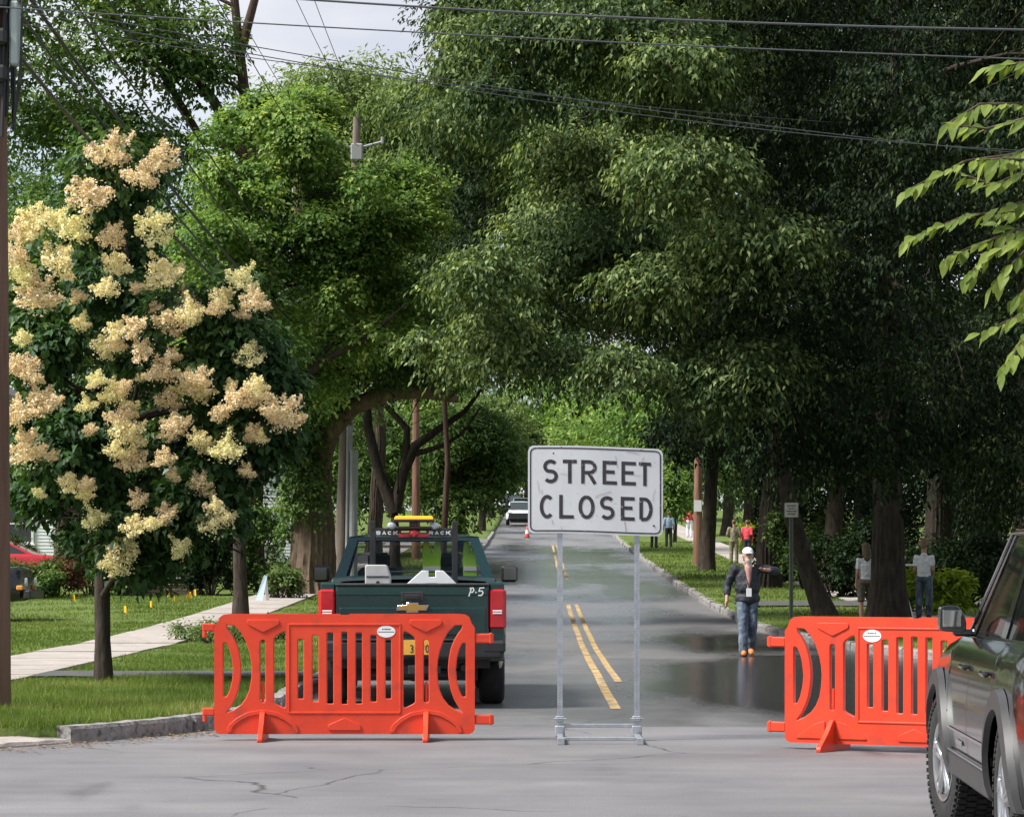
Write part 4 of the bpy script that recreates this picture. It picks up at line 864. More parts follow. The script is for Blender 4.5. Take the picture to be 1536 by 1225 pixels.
for bi, tp in _ord:
    Yb = 11.0 + q.uniform(-.35, .35); P = [at(x, y + q.uniform(-9, 9), Yb + .16 * q.uniform(-1, 1)) - base for x, y in tp]
    P0 = Vector((-.05, 0, 2.0 + .1 * bi)); pts = [P0, P0.lerp(P[0], .5) + Vector((0, 0, .15))] + P
    n = len(pts); mb.tube(pts, [.016 - .0135 * i / (n - 1) for i in range(n)], 6)
    dense = []
    for a, b in zip(P, P[1:]):
        k = max(2, int((b - a).length / .033))
        dense += [(a.lerp(b, i / k), (b - a).normalized()) for i in range(k)]
    dense.append((P[-1], (P[-1] - P[-2]).normalized()))
    for i, (p, d) in enumerate(dense):
        for s in ((-1, 1) if i < len(dense) - 1 else (0,)):
            if nleaf >= 300 or (p + base).x / (p + base).y * FPX > 800 or (q.random() < .08): continue
            o = bpy.data.objects.new('leaf', q.choice(lmesh)); col.objects.link(o); o.parent = nt_; nleaf += 1
            dirv = (d * .6 + Vector((q.uniform(-.25, .25), s * .7 + q.uniform(-.3, .3), q.uniform(-.75, .05)))).normalized()
            up = Vector((q.uniform(-.4, .4), -.55 + q.uniform(-.4, .4), 1)); xv = dirv.cross(up).normalized(); zv = xv.cross(dirv)
            sz = q.uniform(.066, .098); M3 = Matrix((xv, dirv, zv)).transposed() * sz
            o.matrix_local = Matrix.Translation(p + dirv * .006) @ M3.to_4x4()
mb.build('trunk', BARK, nt_, smooth=True)

# ================================================================== THINGS IN THE STREET
ORANGE = mat('orange_plastic', (.64, .045, .017), .42, c2=(.7, .062, .022), ns=2.2, c3=(.42, .05, .028), ns3=6, lo3=.54, hi3=.8, spec=.4, bump=.06, bs=40)
WHITE = mat('white_paint', (.75, .75, .74), .5, c2=(.8, .8, .79), ns=4)
BLACK = mat('black_plastic', (.015, .015, .016), .5, c2=(.03, .03, .03), ns=8)
RUBBER = mat('rubber', (.012, .012, .012), .85, c2=(.025, .024, .023), ns=14, bump=.3, bs=80)
STEEL = mat('galvanised_steel', (.36, .38, .41), .45, .75, c2=(.48, .5, .53), ns=14, c3=(.22, .2, .19), ns3=9, lo3=.6, hi3=.75)
CHROME = mat('chrome', (.6, .6, .61), .14, 1.0)
ALU = mat('machined_alloy', (.55, .56, .57), .28, .9, c2=(.62, .63, .64), ns=10)
DARKMETAL = mat('dark_metal', (.04, .04, .042), .45, .5)

def barricade(label, loc, rz, variant):
    T = thing('crowd_barricade', label, 'barricade', loc, rz, 'orange plastic crowd barricades')
    Z = lambda p: ((p[0] - 696) / 526, (1107 - p[1]) / 526 + .056)
    mir = lambda L_: [(1392 - x, y) for x, y in L_][::-1]
    outer = [(97, 640), (97, 618), (112, 598), (122, 570), (140, 558), (170, 555), (672, 555), (680, 560), (712, 560), (720, 555), (1222, 555), (1252, 558), (1270, 570), (1280, 598), (1295, 618), (1295, 640), (1295, 1085), (1285, 1101), (1268, 1107), (124, 1107), (107, 1101), (97, 1085)]
    cres = [(150, 602), (190, 606), (222, 638), (245, 680), (262, 730), (270, 770), (273, 810), (270, 860), (262, 905), (245, 945), (222, 975), (190, 998), (152, 1014), (150, 1006), (172, 978), (190, 945), (204, 905), (213, 860), (217, 810), (213, 760), (204, 715), (190, 678), (170, 645), (154, 625)]
    dee = [(135, 690), (141, 684), (156, 688), (170, 715), (181, 755), (187, 810), (183, 860), (172, 905), (160, 932), (152, 939), (140, 939), (135, 932)]
    slotA = [(305, 682), (312, 672), (328, 672), (335, 682), (335, 955), (328, 965), (312, 965), (305, 955)]
    slotB = [(368, 668), (378, 655), (400, 640), (418, 632), (426, 636), (429, 650), (429, 975), (425, 988), (414, 989), (380, 972), (368, 962)]
    holes = [cres, dee, slotA, slotB]; holes += [mir(h) for h in holes]
    for x0, x1, y0, y1 in ((478, 511, 668, 948), (545, 580, 650, 962), (612, 648, 638, 971), (679, 713, 635, 973)):
        r = (x1 - x0) / 2.0; s = rounded([(x0, y0), (x1, y0), (x1, y1), (x0, y1)], 9, 3); holes.append(s)
        if x0 < 679: holes.append(mir(s))
    bv = .007; k = bv * 526
    me = curve_mesh('panel', [[Z(p) for p in outer]] + [[Z(p) for p in h] for h in holes], .019, bv, 2)
    p = link('panel', me, ORANGE, T); smooth_angle(me, 50)
    def pad(poly, name='raised_pad', side=-1, th=.008):
        for sd_ in (-1, 1):
            m2 = curve_mesh(name, [[Z(q_) for q_ in rounded(poly, 8, 3)]], th * .5, .003, 1); m2.transform(Matrix.Translation((0, sd_ * (.026 + th * .4), 0))); link(name, m2, ORANGE, p)
    for pl in ([(250, 583), (395, 583), (395, 602), (322, 638), (250, 602)],): pad(pl); pad(mir(pl))
    pad([(622, 1088), (622, 1066), (696, 1034), (770, 1066), (770, 1088)])
    if variant == 0:
        a = [(155, 1100), (165, 1066), (200, 1035), (250, 1008), (320, 996), (390, 1008), (440, 1035), (475, 1066), (486, 1100), (470, 1100), (455, 1070), (425, 1045), (380, 1022), (320, 1012), (260, 1022), (215, 1045), (183, 1070), (172, 1100)]
        pad(a, 'raised_rib'); pad(mir(a), 'raised_rib')
    else:
        for a in ([(150, 1085), (285, 1085), (285, 1010), (235, 1025)], [(345, 1085), (480, 1085), (395, 1025), (345, 1010)]): pad(a); pad(mir(a))
    for fr in ([(440, 601), (955, 601), (955, 606), (440, 606)], [(440, 1006), (955, 1006), (955, 1012), (440, 1012)], [(438, 601), (442, 601), (442, 1012), (438, 1012)], [(950, 601), (954, 601), (954, 1012), (950, 1012)]): pad(fr, 'moulding', th=.004)
    for xx in (320, 1072):                                     # feet: an upright fin set across the panel, with its peg
        X = (xx - 696) / 526
        f = MB(); f.prism(rounded([(-.34, -.062), (.34, -.062), (.34, -.02), (.16, .1), (.05, .2), (-.05, .2), (-.16, .1), (-.34, -.02)], .03, 4), X - .022, X + .022, plane='YZ')
        v = [(a, b, c + .056) for a, b, c in f.v]; f.v = v
        ft = f.build('foot', ORANGE, T, bevel=.006)
        g_ = MB(); g_.capsule((X, -.0, .3), (X, -.0, .5), .014, .012, 8); g_.build('peg', ORANGE, ft, smooth=True)
    for zy, up in ((668, 0), (1041, 0)):
        m2 = MB(); m2.bbox(((1338 - 696) / 526, 0, Z((0, zy))[1]), (.17, .04, .085), .01); m2.bbox(((1368 - 696) / 526, 0, Z((0, zy))[1] + .002), (.03, .046, .095), .008); m2.build('connector', ORANGE, T)
    for zy in (617, 1005):
        m2 = MB(); m2.bbox(((70 - 696) / 526, 0, Z((0, zy))[1]), (.11, .04, .07), .01); m2.bbox(((52 - 696) / 526, 0, Z((0, zy + 28))[1]), (.036, .036, .08), .01); m2.build('connector', ORANGE, T)
    st = curve_mesh('sticker', [[Z((888 + 42 * math.cos(a), 636 + 27 * math.sin(a))) for a in np.linspace(0, 6.283, 28, endpoint=False)]], .0008, 0)
    for sd_ in (-1, 1):
        m2 = st.copy()
        if sd_ > 0: m2.transform(Matrix.Scale(-1, 4, (1, 0, 0)) if False else Matrix.Identity(4))
        m2.transform(Matrix.Translation((0, sd_ * .0285, 0))); so_ = link('sticker', m2, WHITE, T)
        b = MB(); c = Z((888, 636))
        b.box((c[0], sd_ * .0297, c[1] - .003), (.14, .0008, .006)); 
        for i, wq in enumerate((.012, .008, .014, .01, .012)): b.box((c[0] - .03 + i * .0155, sd_ * .0297, c[1] + .021), (wq, .0008, .010))
        b.build('print', BLACK, so_)
    return T
barricade('orange plastic barricade set up behind the green pickup truck', ((517 - 768) / 171.4, 24.5, .0), 0.0, 0)
_c = Vector((2.29 + 1.138 * math.cos(R(28)), 23.4 - 1.138 * math.sin(R(28)), 0))
barricade('orange plastic barricade partly hidden by the parked dark car', _c, R(180 - 28), 1)

# --- STREET CLOSED board
SIGNW = mat('sign_sheeting', (.52, .53, .54), .45, c2=(.58, .59, .6), ns=3, c3=(.42, .39, .36), ns3=23, lo3=.66, hi3=.72, spec=.4)
SIGNB = mat('sign_black', (.02, .019, .022), .55, c2=(.035, .03, .03), ns=9, c3=(.3, .26, .25), ns3=30, lo3=.66, hi3=.71)
SIGNK = mat('sign_back', (.4, .4, .4), .4, .8)
SY = 24.45; ss = FPX / SY
T = thing('street_closed_sign', 'white STREET CLOSED sign board on two steel posts standing in the road', 'road sign', ((898 - 768) / ss, SY, 0))
sgx = lambda px: (px - 898) / ss
sgz = lambda py: EYE - (py - HORIZON) / ss
zx = lambda a: sgx(780 + a / 6.678); zz = lambda b: sgz(655 + b / 6.678)
xa, xb, za, zb = zx(80), zx(1432), zz(965), zz(88)
def bend(me):                            # the dented right corner and a soft bow
    for v in me.vertices:
        u = (v.co.x - xa) / (xb - xa); w = (v.co.z - za) / (zb - za)
        v.co.y += -.02 * math.sin(u * 3.14) * .6 + .05 * max(0, u - .8) ** 1.0 * max(0, w - .5)
        v.co.z += -.02 * u * 1.0 + .006 * math.sin(u * 5) - .04 * max(0, u - .82) * max(0, w - .6) * 2
def plate(m_):
    bm = bmesh.new(); bm.from_mesh(m_); bmesh.ops.subdivide_edges(bm, edges=[e for e in bm.edges if e.calc_length() > .2], cuts=8, use_grid_fill=True); bmesh.ops.triangulate(bm, faces=bm.faces); bm.to_mesh(m_); bm.free()
# panel as a grid with rounded corners
mb = MB(); NX, NZ = 28, 16
for k, yy in enumerate((0, .004)):
    v = []
    for j in range(NZ + 1):
        for i in range(NX + 1):
            u, w = i / NX, j / NZ; x = xa + (xb - xa) * u; z = za + (zb - za) * w; r = .045
            cxm = min(max(x, xa + r), xb - r); czm = min(max(z, za + r), zb - r); dx, dz = x - cxm, z - czm
            if dx and dz:
                l = math.hypot(dx, dz); 
                if l > r: x, z = cxm + dx / l * r, czm + dz / l * r
            v.append((x, yy, z))
    mb.add(v, [(j * (NX + 1) + i, j * (NX + 1) + i + 1, (j + 1) * (NX + 1) + i + 1, (j + 1) * (NX + 1) + i) for j in range(NZ) for i in range(NX)])
pn = mb.build('panel', SIGNW, T, fix=False); bend(pn.data)
b = MB(); r = .04; i0 = .022
bp_ = rounded([(xa + i0, za + i0), (xb - i0, za + i0), (xb - i0, zb - i0), (xa + i0, zb - i0)], .05, 6)
dn = []
for p, q_ in zip(bp_, bp_[1:] + bp_[:1]):
    k = max(1, int(math.hypot(q_[0] - p[0], q_[1] - p[1]) / .06)); dn += [(p[0] + (q_[0] - p[0]) * i / k, p[1] + (q_[1] - p[1]) * i / k) for i in range(k)]
ribbon(b, dn, .011, -.0022, .001, closed=True); bo = b.build('border', SIGNB, pn); bend(bo.data)
LH = zz(228) - zz(465); tw = .031
for row, zt, zb_ in ((('S', 232, 380), ('T', 428, 568), ('R', 612, 768), ('E', 826, 970), ('E', 1015, 1160), ('T', 1195, 1310)), 228, 465), ((('C', 197, 347), ('L', 392, 538), ('O', 585, 747), ('S', 800, 947), ('E', 1008, 1148), ('D', 1195, 1328)), 580, 818):
    pass
for row, zlo in (((('S', 232, 380), ('T', 428, 568), ('R', 612, 768), ('E', 826, 970), ('E', 1015, 1160), ('T', 1190, 1312)), 465), ((('C', 197, 347), ('L', 392, 538), ('O', 585, 747), ('S', 800, 947), ('E', 1008, 1148), ('D', 1195, 1328)), 818)):
    for ch, a0, a1 in row:
        m_ = MB(); wd_ = zx(a1) - zx(a0)
        for st in glyph(ch, wd_ / LH, tw / LH): ribbon(m_, st, tw, -.0022, .001, scale=(LH, LH), off=(zx(a0), zz(zlo)))
        o = m_.build('letter', SIGNB, pn); bend(o.data)
for bx_, bz_ in ((335, 165), (798, 132), (790, 830), (1340, 890)):
    m_ = MB(); m_.lathe([(0, -.004), (.007, -.004), (.009, .0)], (zx(bx_), -.004, zz(bz_)), 'Y', 8); m_.build('bolt', DARKMETAL, pn)
RUST = mat('rust_scratch', (.35, .2, .13), .8, c2=(.45, .36, .3), ns=30)
m_ = MB(); rr_ = random.Random(2)
for (x0, z0, x1, z1, w) in ((745, 595, 905, 530, 5), (1045, 820, 1060, 930, 6), (1350, 490, 1330, 620, 4), (1060, 120, 1190, 150, 5), (1190, 110, 1230, 95, 8), (400, 100, 425, 108, 9), (1200, 260, 1240, 170, 5), (215, 530, 220, 575, 4), (170, 440, 190, 560, 3), (400, 365, 470, 372, 3), (1140, 360, 1220, 365, 3), (320, 830, 330, 880, 5), (410, 890, 425, 940, 4), (960, 170, 975, 300, 3)):
    pts = [(zx(x0 + (x1 - x0) * t + rr_.uniform(-4, 4)), zz(z0 + (z1 - z0) * t + rr_.uniform(-4, 4))) for t in (0, .3, .6, 1)]; ribbon(m_, pts, w * .0007, -.0034, .0008)
o = m_.build('scratches', RUST, pn); bend(o.data); o['kind'] = 'stuff'
def perforated(name, cx, cy, w, z0, z1, m, parent, pitch=.0254, hole=.0062):
    mb = MB(); h = w / 2; n = int((z1 - z0) / pitch)
    for i in range(n):
        a = z0 + i * pitch; c = a + pitch / 2; e = a + pitch
        for sgn, axis in ((-1, 0), (1, 0), (-1, 1), (1, 1)):
            def P(u, z):
                return (cx + u, cy + sgn * h, z) if axis == 0 else (cx + sgn * h, cy + u, z)
            O = [P(-h, a), P(h, a), P(h, e), P(-h, e)]; I = [P(hole * math.cos(R(q_)), c + hole * math.sin(R(q_))) for q_ in (225, 315, 45, 135)]
            mb.add(O + I, [(0, 1, 5, 4), (1, 2, 6, 5), (2, 3, 7, 6), (3, 0, 4, 7)])
    return mb.build(name, m, parent, fix=False)
for px in (840, 955.5):
    x = sgx(px); po = perforated('post', x, .035, .046, .03, zz(880), STEEL, T)
    mb = MB(); mb.bbox((x, .035, .19), (.075, .075, .05), .006); mb.bbox((x, .035, .08), (.085, .085, .1), .008)
    for s in (-1, 1): mb.tube([(x + s * .055, .0, .19), (x - s * .0, .0, .19)], .007, 6)
    mb.build('bracket', STEEL, T)
    mb = MB(); mb.bbox((x, .05, .035), (.05, 1.25, .05), .005); mb.bbox((x, -.575, .03), (.06, .03, .06), .004, 0); mb.build('base_foot', STEEL, T)
for yy, z, th in ((.03, .13, .032), (-.45, .045, .03)):
    mb = MB(); mb.bbox(((sgx(840) + sgx(955.5)) / 2, yy, z), (sgx(955.5) - sgx(840) - .05, th, th), .004); mb.build('crossbar', STEEL, T)

# ================================================================== VEHICLES
SHAPE = [(0, .955), (.12, .985), (.3, 1.0), (.55, 1.0), (.75, .985), (.9, .955), (1, .9)]
def lerp_tab(tab, x):
    if x <= tab[0][0]: return tab[0][1]
    for (a, b), (c, d) in zip(tab, tab[1:]):
        if x <= c: return b + (d - b) * (x - a) / (c - a)
    return tab[-1][1]
def wheel(parent, x, y, r, w, side, tread=False, rim_m=None, dark=False, rr=.62):
    W = bpy.data.objects.new('wheel', None); col.objects.link(W); W.parent = parent; W.location = (x, y, r); W.empty_display_size = .1
    h = w / 2; k = r * rr; mb = MB()
    mb.lathe([(k, -h * .92), (k + .03, -h), (r * .88, -h * 1.02), (r * .965, -h * .9), (r, -h * .72), (r, h * .72), (r * .965, h * .9), (r * .88, h * 1.02), (k + .03, h), (k, h * .92)], axis='X', n=40)
    if tread:
        for i in range(56):
            a = 2 * math.pi * i / 56
            for j, off in enumerate((-.72, -.25, .25, .72)):
                aa = a + (j % 2) * .056; rot = Matrix.Rotation(aa, 3, 'X'); c = rot @ Vector((0, 0, r + .003)); mb.box((off * h, c.y, c.z), (w * .2, r * .075, .018), 0, rot)
            rot = Matrix.Rotation(a, 3, 'X'); 
            for s in (-1, 1):
                c = rot @ Vector((0, 0, r * .955)); mb.box((s * h * .97, c.y, c.z), (.02, r * .06, r * .07), 0, rot)
    ty = mb.build('tyre', RUBBER, W, smooth=True)
    s = side; m1 = rim_m or ALU; mb = MB()
    mb.lathe([(k * 1.0, s * h * .93), (k * 1.0, s * h * .98), (k * .93, s * h * .96), (k * .9, s * h * .7), (k * .9, -s * h * .8), (k, -s * h * .9)], axis='X', n=40)
    for i in range(5):
        for da in (-.15, .15):
            a = 2 * math.pi * i / 5 + da; rot = Matrix.Rotation(a, 3, 'X'); c = rot @ Vector((0, 0, k * .52)); mb.bbox((s * h * .9, c.y, c.z), (.03, k * .13, k * .86), .008, 0, rot)
        a = 2 * math.pi * i / 5; rot = Matrix.Rotation(a, 3, 'X'); c = rot @ Vector((0, 0, k * .84)); mb.bbox((s * h * .92, c.y, c.z), (.028, k * .36, k * .2), .008, 0, rot)
    mb.lathe([(0, s * h * 1.02), (k * .17, s * h * 1.0), (k * .2, s * h * .8), (k * .2, s * h * .3)], axis='X', n=20)
    mb.build('rim', m1, W, smooth=True)
    mb = MB(); mb.lathe([(0, s * h * .25), (k * .88, s * h * .25)], axis='X', n=24); mb.build('brake_disc', DARKMETAL, W)
    return W
def car(name, label, cat, loc, rz, L_, Wd, belt, roofz, sill, wr, wb, hood, gh, paint, group=None, tyre_w=.25, glass=None, tread=False, cladding=None, rim_m=None, nst=90, lights=True, open_top=None, rake=.1, shape=SHAPE, frontlight=None, wb_off=0., gh_in=.16, steer=0.):
    """hood: (y, z) top line of the lower body from rear to front; gh: rear-bottom, rear-top, front-top, front-bottom y of the cabin"""
    T = thing(name, label, cat, loc, rz, group); hw = Wd / 2
    axles = (wb / 2 + wb_off, -wb / 2 + wb_off); ar = wr + .07
    def zlow(y):
        for a in axles:
            if abs(y - a) < ar: return max(sill, wr + math.sqrt(max(0, ar * ar - (y - a) ** 2)) * 1.0)
        e = abs(y) / (L_ / 2); return sill + max(0, e - .93) * 1.2
    def wid(y):
        e = (abs(y) / (L_ / 2)); return hw * (1 - .14 * max(0, (e - .72) / .28) ** 2.2 * (1.0 if y > 0 else .55))
    def side(y, z): 
        zt = lerp_tab(hood, y); return wid(y) * lerp_tab(shape, (z - sill) / (zt - sill))
    ys_ = sorted(set([-L_ / 2 + L_ * i / nst for i in range(nst + 1)] + [a + ar * math.cos(R(q_)) for a in axles for q_ in range(0, 181, 10)]))
    mb = MB(); K = 11; rows = []
    for y in ys_:
        zl, zt = zlow(y), lerp_tab(hood, y); row = []
        for k in range(K):
            z = zl + (zt - zl) * (k / (K - 1)); row.append((side(y, z), y, z))
        cw = row[-1][0]
        for q_ in (.86, .5, 0): row.append((cw * q_, y, zt + .035 * (1 - q_ * q_)))
        rows.append(row)
    n = K + 3
    for s in (1, -1):
        base_ = len(mb.v); mb.v += [(s * x, y, z) for row in rows for x, y, z in row]
        for i in range(len(rows) - 1):
            for k in range(n - 1):
                if open_top and k >= K - 1 and open_top[0] < (ys_[i] + ys_[i + 1]) / 2 < open_top[1]: continue
                p = base_ + i * n + k; q_ = (p, p + n, p + n + 1, p + 1); mb.f.append(q_ if s > 0 else q_[::-1]); mb.mi.append(0)
        for i, fl in ((0, 0), (len(rows) - 1, 1)):
            if i == 0 and open_top: continue
            for k in range(n - 1):
                a, b2 = rows[i][k], rows[i][k + 1]; bb = len(mb.v); mb.v += [(s * a[0], a[1], a[2]), (0, a[1], a[2]), (0, b2[1], b2[2]), (s * b2[0], b2[1], b2[2])]; mb.f.append((bb, bb + 1, bb + 2, bb + 3)); mb.mi.append(0)
    body = mb.build('body', paint, T, fix=False); bm = bmesh.new(); bm.from_mesh(body.data); bmesh.ops.remove_doubles(bm, verts=bm.verts, dist=.0008); bmesh.ops.recalc_face_normals(bm, faces=bm.faces); bm.to_mesh(body.data); bm.free(); smooth_angle(body.data, 32)
    mb = MB(); mb.box((0, wb_off, sill + .06), (Wd - .36, L_ * .93, .12)); 
    for a in axles: mb.box((0, a, wr + .12), (Wd - .62, ar * 2, .5))
    mb.build('underbody', BLACK, T)
    # cabin: frames with openings, glass panes set in
    def cab(t, y): 
        zt = lerp_tab(hood, y); return zt
    rb, rt, ft, fb = gh; zb = belt; xin = hw * shape[-1][1] - .012
    B = [(-1, rb), (1, rb), (1, fb), (-1, fb)]
    zbr = lerp_tab(hood, rb) - .0; zbf = lerp_tab(hood, fb)
    xt = xin - gh_in
    P = {'rbl': Vector((-xin, rb, zbr)), 'rbr': Vector((xin, rb, zbr)), 'rtl': Vector((-xt, rt, roofz - .05)), 'rtr': Vector((xt, rt, roofz - .05)), 'ftl': Vector((-xt, ft, roofz - .05)), 'ftr': Vector((xt, ft, roofz - .05)), 'fbl': Vector((-xin, fb, zbf)), 'fbr': Vector((xin, fb, zbf))}
    mb = MB(); panes = []
    def frame(q, inset, bow=0., splits=(0, 1), gap=.07):
        a, b2, c, d = q                                  # bottom-left, bottom-right, top-right, top-left
        f = lambda u, v: (a.lerp(b2, u)).lerp(d.lerp(c, u), v)
        nn = (b2 - a).cross(d - a).normalized()
        us = [];
        for i in range(len(splits) - 1):
            us.append((splits[i] + (inset[0] if i == 0 else gap / 2), splits[i + 1] - (inset[1] if i == len(splits) - 2 else gap / 2)))
        v0, v1 = inset[2], 1 - inset[3]
        def quad(u0, u1, w0, w1): mb.add([f(u0, w0), f(u1, w0), f(u1, w1), f(u0, w1), f(u0, w0) - nn * .03, f(u1, w0) - nn * .03, f(u1, w1) - nn * .03, f(u0, w1) - nn * .03], [(0, 1, 2, 3), (0, 4, 5, 1), (3, 2, 6, 7), (0, 3, 7, 4), (1, 5, 6, 2), (4, 7, 6, 5)])
        quad(0, 1, 0, v0); quad(0, 1, v1, 1); e = 0
        for u0, u1 in us: quad(e, u0, v0, v1); e = u1
        quad(e, 1, v0, v1)
        for u0, u1 in us: panes.append([f(u0 - .004, v0 - .01) - nn * .008, f(u1 + .004, v0 - .01) - nn * .008, f(u1 + .004, v1 + .01) - nn * .008, f(u0 - .004, v1 + .01) - nn * .008])
    frame((P['rbl'], P['rbr'], P['rtr'], P['rtl']), (.07, .07, .05, .1))
    frame((P['fbr'], P['fbl'], P['ftl'], P['ftr']), (.05, .05, .04, .05))
    spl = (0, .5, 1) if L_ > 4 else (0, 1)
    frame((P['fbl'], P['rbl'], P['rtl'], P['ftl']), (.07, .1, .03, .06), splits=spl)
    frame((P['rbr'], P['fbr'], P['ftr'], P['rtr']), (.1, .07, .03, .06), splits=spl)
    cb = mb.build('cabin', paint, T)
    mb = MB(); nx, ny = 8, 8; v = []
    for j in range(ny + 1):
        for i in range(nx + 1):
            u, w = i / nx * 2 - 1, j / ny; y = rt + (ft - rt) * w - .012 + .024 * w; z = roofz - .052 + .055 * (1 - abs(u) ** 3.2) * (1 - abs(w * 2 - 1) ** 4 * .7); v.append((u * (xt + .012), y, z))
    mb.add(v, [(j * (nx + 1) + i, j * (nx + 1) + i + 1, (j + 1) * (nx + 1) + i + 1, (j + 1) * (nx + 1) + i) for j in range(ny) for i in range(nx)])
    ro = mb.build('roof', paint, T, fix=False); smooth_angle(ro.data, 60)
    gm = glass or glass_mat('car_glass_dark')
    for q in panes:
        m_ = MB(); m_.add(q, [(0, 1, 2, 3)]); m_.build('window', gm, T, fix=False)
    for s in (-1, 1):
        for a in axles:
            w_ = wheel(T, s * (hw - tyre_w / 2 - .015), a, wr, tyre_w, s, tread, rim_m)
            if a == axles[0]: w_.rotation_euler = (0, 0, steer)
    return T, side, dict(P=P, body=body, axles=axles, ar=ar, zlow=zlow, hw=hw, wid=wid)
def on_side(mb, side, s, pts, w, off=.003):             # a strip following the flank
    P_ = [Vector((s * (side(y, z) + off), y, z)) for y, z in pts]
    for a, b2 in zip(P_, P_[1:]):
        d = (b2 - a).normalized(); nn = Vector((0, -d.z, d.y)) * w / 2
        mb.add([a + nn, b2 + nn, b2 - nn, a - nn], [(0, 1, 2, 3)])

# --- green pickup
GREEN = mat('green_paint', (.007, .036, .034), .25, .25, c2=(.009, .044, .042), ns=1.5, coat=.6, c3=(.016, .04, .038), ns3=6, lo3=.6, hi3=.9)
CLEARGL = glass_mat('truck_glass', (.012, .02, .022), .03, .3)
REDL = mat('red_lens', (.42, .008, .015), .18, coat=.5, c2=(.5, .012, .02), ns=12)
AMBER = mat('amber_beacon', (.9, .35, .02), .2, emit=(1.0, .27, .01), es=.75)
LIME = mat('hi_vis', (.32, .62, .03), .7, c2=(.4, .7, .05), ns=6)
GREYBOX = mat('grey_box', (.42, .41, .4), .5, c2=(.5, .49, .48), ns=5)
PLATE = mat('gold_plate', (.72, .36, .04), .45, c2=(.78, .42, .06), ns=10)
TYc = 29.8 + 2.92
T, side, inf = car('pickup_truck', 'dark green pickup truck with a glowing amber beacon, parked behind the barricade', 'truck', (-1.136, TYc, zg(TYc)), .026, 5.84, 2.03, 1.36, 1.9, .42, .4, 3.65, [(-2.92, 1.33), (-1.1, 1.335), (-1.09, 1.38), (1.2, 1.36), (1.6, 1.33), (2.6, 1.24), (2.92, 1.02)], (-1.04, -.86, .4, 1.15), GREEN, tyre_w=.27, glass=CLEARGL, open_top=(-2.93, -1.1), gh_in=.17, wb_off=.1)
mb = MB()
for s in (-1, 1):
    mb.bbox((s * .845, -2.0, 1.02), (.06, 1.78, .58), .01); mb.bbox((s * .885, -2.01, 1.325), (.16, 1.8, .035), .012)
    mb.bbox((s * .9, -2.895, .92), (.155, .05, .83), .012)
mb.box((0, -2.0, .76), (1.66, 1.8, .03)); mb.box((0, -1.11, 1.04), (1.66, .04, .56)); mb.build('bed', GREEN, T)
mb = MB(); mb.bbox((0, -2.905, 1.02), (1.63, .075, .58), .014); mb.bbox((0, -2.93, 1.24), (1.61, .04, .08), .012); mb.bbox((0, -2.94, .93), (1.55, .025, .3), .012); tg = mb.build('tailgate', GREEN, T)
mb = MB(); mb.bbox((0, -2.9, 1.318), (1.64, .1, .03), .01); mb.build('tailgate_cap', BLACK, tg)
mb = MB(); mb.bbox((0, -2.952, 1.195), (.24, .014, .1), .006); hn = mb.build('handle', BLACK, tg)
mb = MB(); mb.bbox((0, -2.964, 1.19), (.16, .014, .045), .006); mb.build('pull', DARKMETAL, hn)
bow = [(-.15, -.028), (-.055, -.028), (-.055, -.05), (.055, -.05), (.055, -.028), (.15, -.028), (.17, .028), (.062, .028), (.062, .05), (-.062, .05), (-.062, .028), (-.17 + .045, .028)]
bow = [(-.17, -.026), (-.06, -.026), (-.06, -.05), (.06, -.05), (.06, -.026), (.15, -.026), (.17, .026), (.06, .026), (.06, .05), (-.06, .05), (-.06, .026), (-.15, .026)]
me = curve_mesh('emblem', [bow], .004, .003, 1); me.transform(Matrix.Translation((0, -2.958, 1.075))); em = link('emblem', me, CHROME, tg)
me = curve_mesh('emblem_face', [[(x * .88, z * .8) for x, z in bow]], .003, .001, 1); me.transform(Matrix.Translation((0, -2.965, 1.075))); link('emblem_face', me, mat('gold_badge', (.5, .3, .08), .35, .6), em)
mb = MB(); c0 = (.60, 1.2)                                # P-5 as hand-cut white figures
for st in ([(0, -.005), (.028, .085)], [(.008, .08), (.045, .085), (.055, .062), (.04, .04), (.016, .04)]): ribbon(mb, st, .012, -2.9545, .001, off=c0)
o = mb.build('fleet_letter', WHITE, tg)
mb = MB(); ribbon(mb, [(.068, .038), (.082, .038)], .013, -2.9545, .001, off=c0); mb.build('fleet_dot', WHITE, tg)
mb = MB(); ribbon(mb, [(.165, .086), (.118, .084), (.108, .05), (.14, .054), (.152, .035), (.136, .006), (.1, .006)], .012, -2.9545, .001, off=c0); mb.build('fleet_number', WHITE, tg)
for s in (-1, 1):
    mb = MB(); mb.bbox((s * .905, -2.915, 1.06), (.165, .06, .42), .02); mb.bbox((s * .985, -2.84, 1.06), (.03, .16, .4), .012); tl = mb.build('tail_light', REDL, T)
    mb = MB(); 
    for zq in (1.015, 1.04): mb.bbox((s * .905, -2.946, zq), (.1, .012, .016), .003)
    mb.build('reverse_lens', WHITE, tl)
    mb = MB(); mb.bbox((s * 1.13, 1.0, 1.42), (.2, .13, .2), .03); mr_ = mb.build('mirror', BLACK, T); mb = MB(); mb.bbox((s * 1.14, .932, 1.42), (.15, .01, .15), .004); mb.build('mirror_glass', glass_mat('mirror_glass', (.1, .1, .1), .03), mr_)
mb = MB(); mb.bbox((0, -2.98, .63), (1.9, .16, .2), .03); mb.bbox((0, -2.99, .735), (1.5, .14, .02), .006)
for s in (-1, 1): mb.bbox((s * .86, -2.99, .66), (.26, .15, .14), .03)
bu = mb.build('bumper', DARKMETAL, T)
mb = MB(); mb.bbox((0, -2.95, .42), (.6, .1, .09), .01); mb.bbox((0, -3.02, .42), (.09, .16, .09), .006); mb.build('hitch', BLACK, bu)
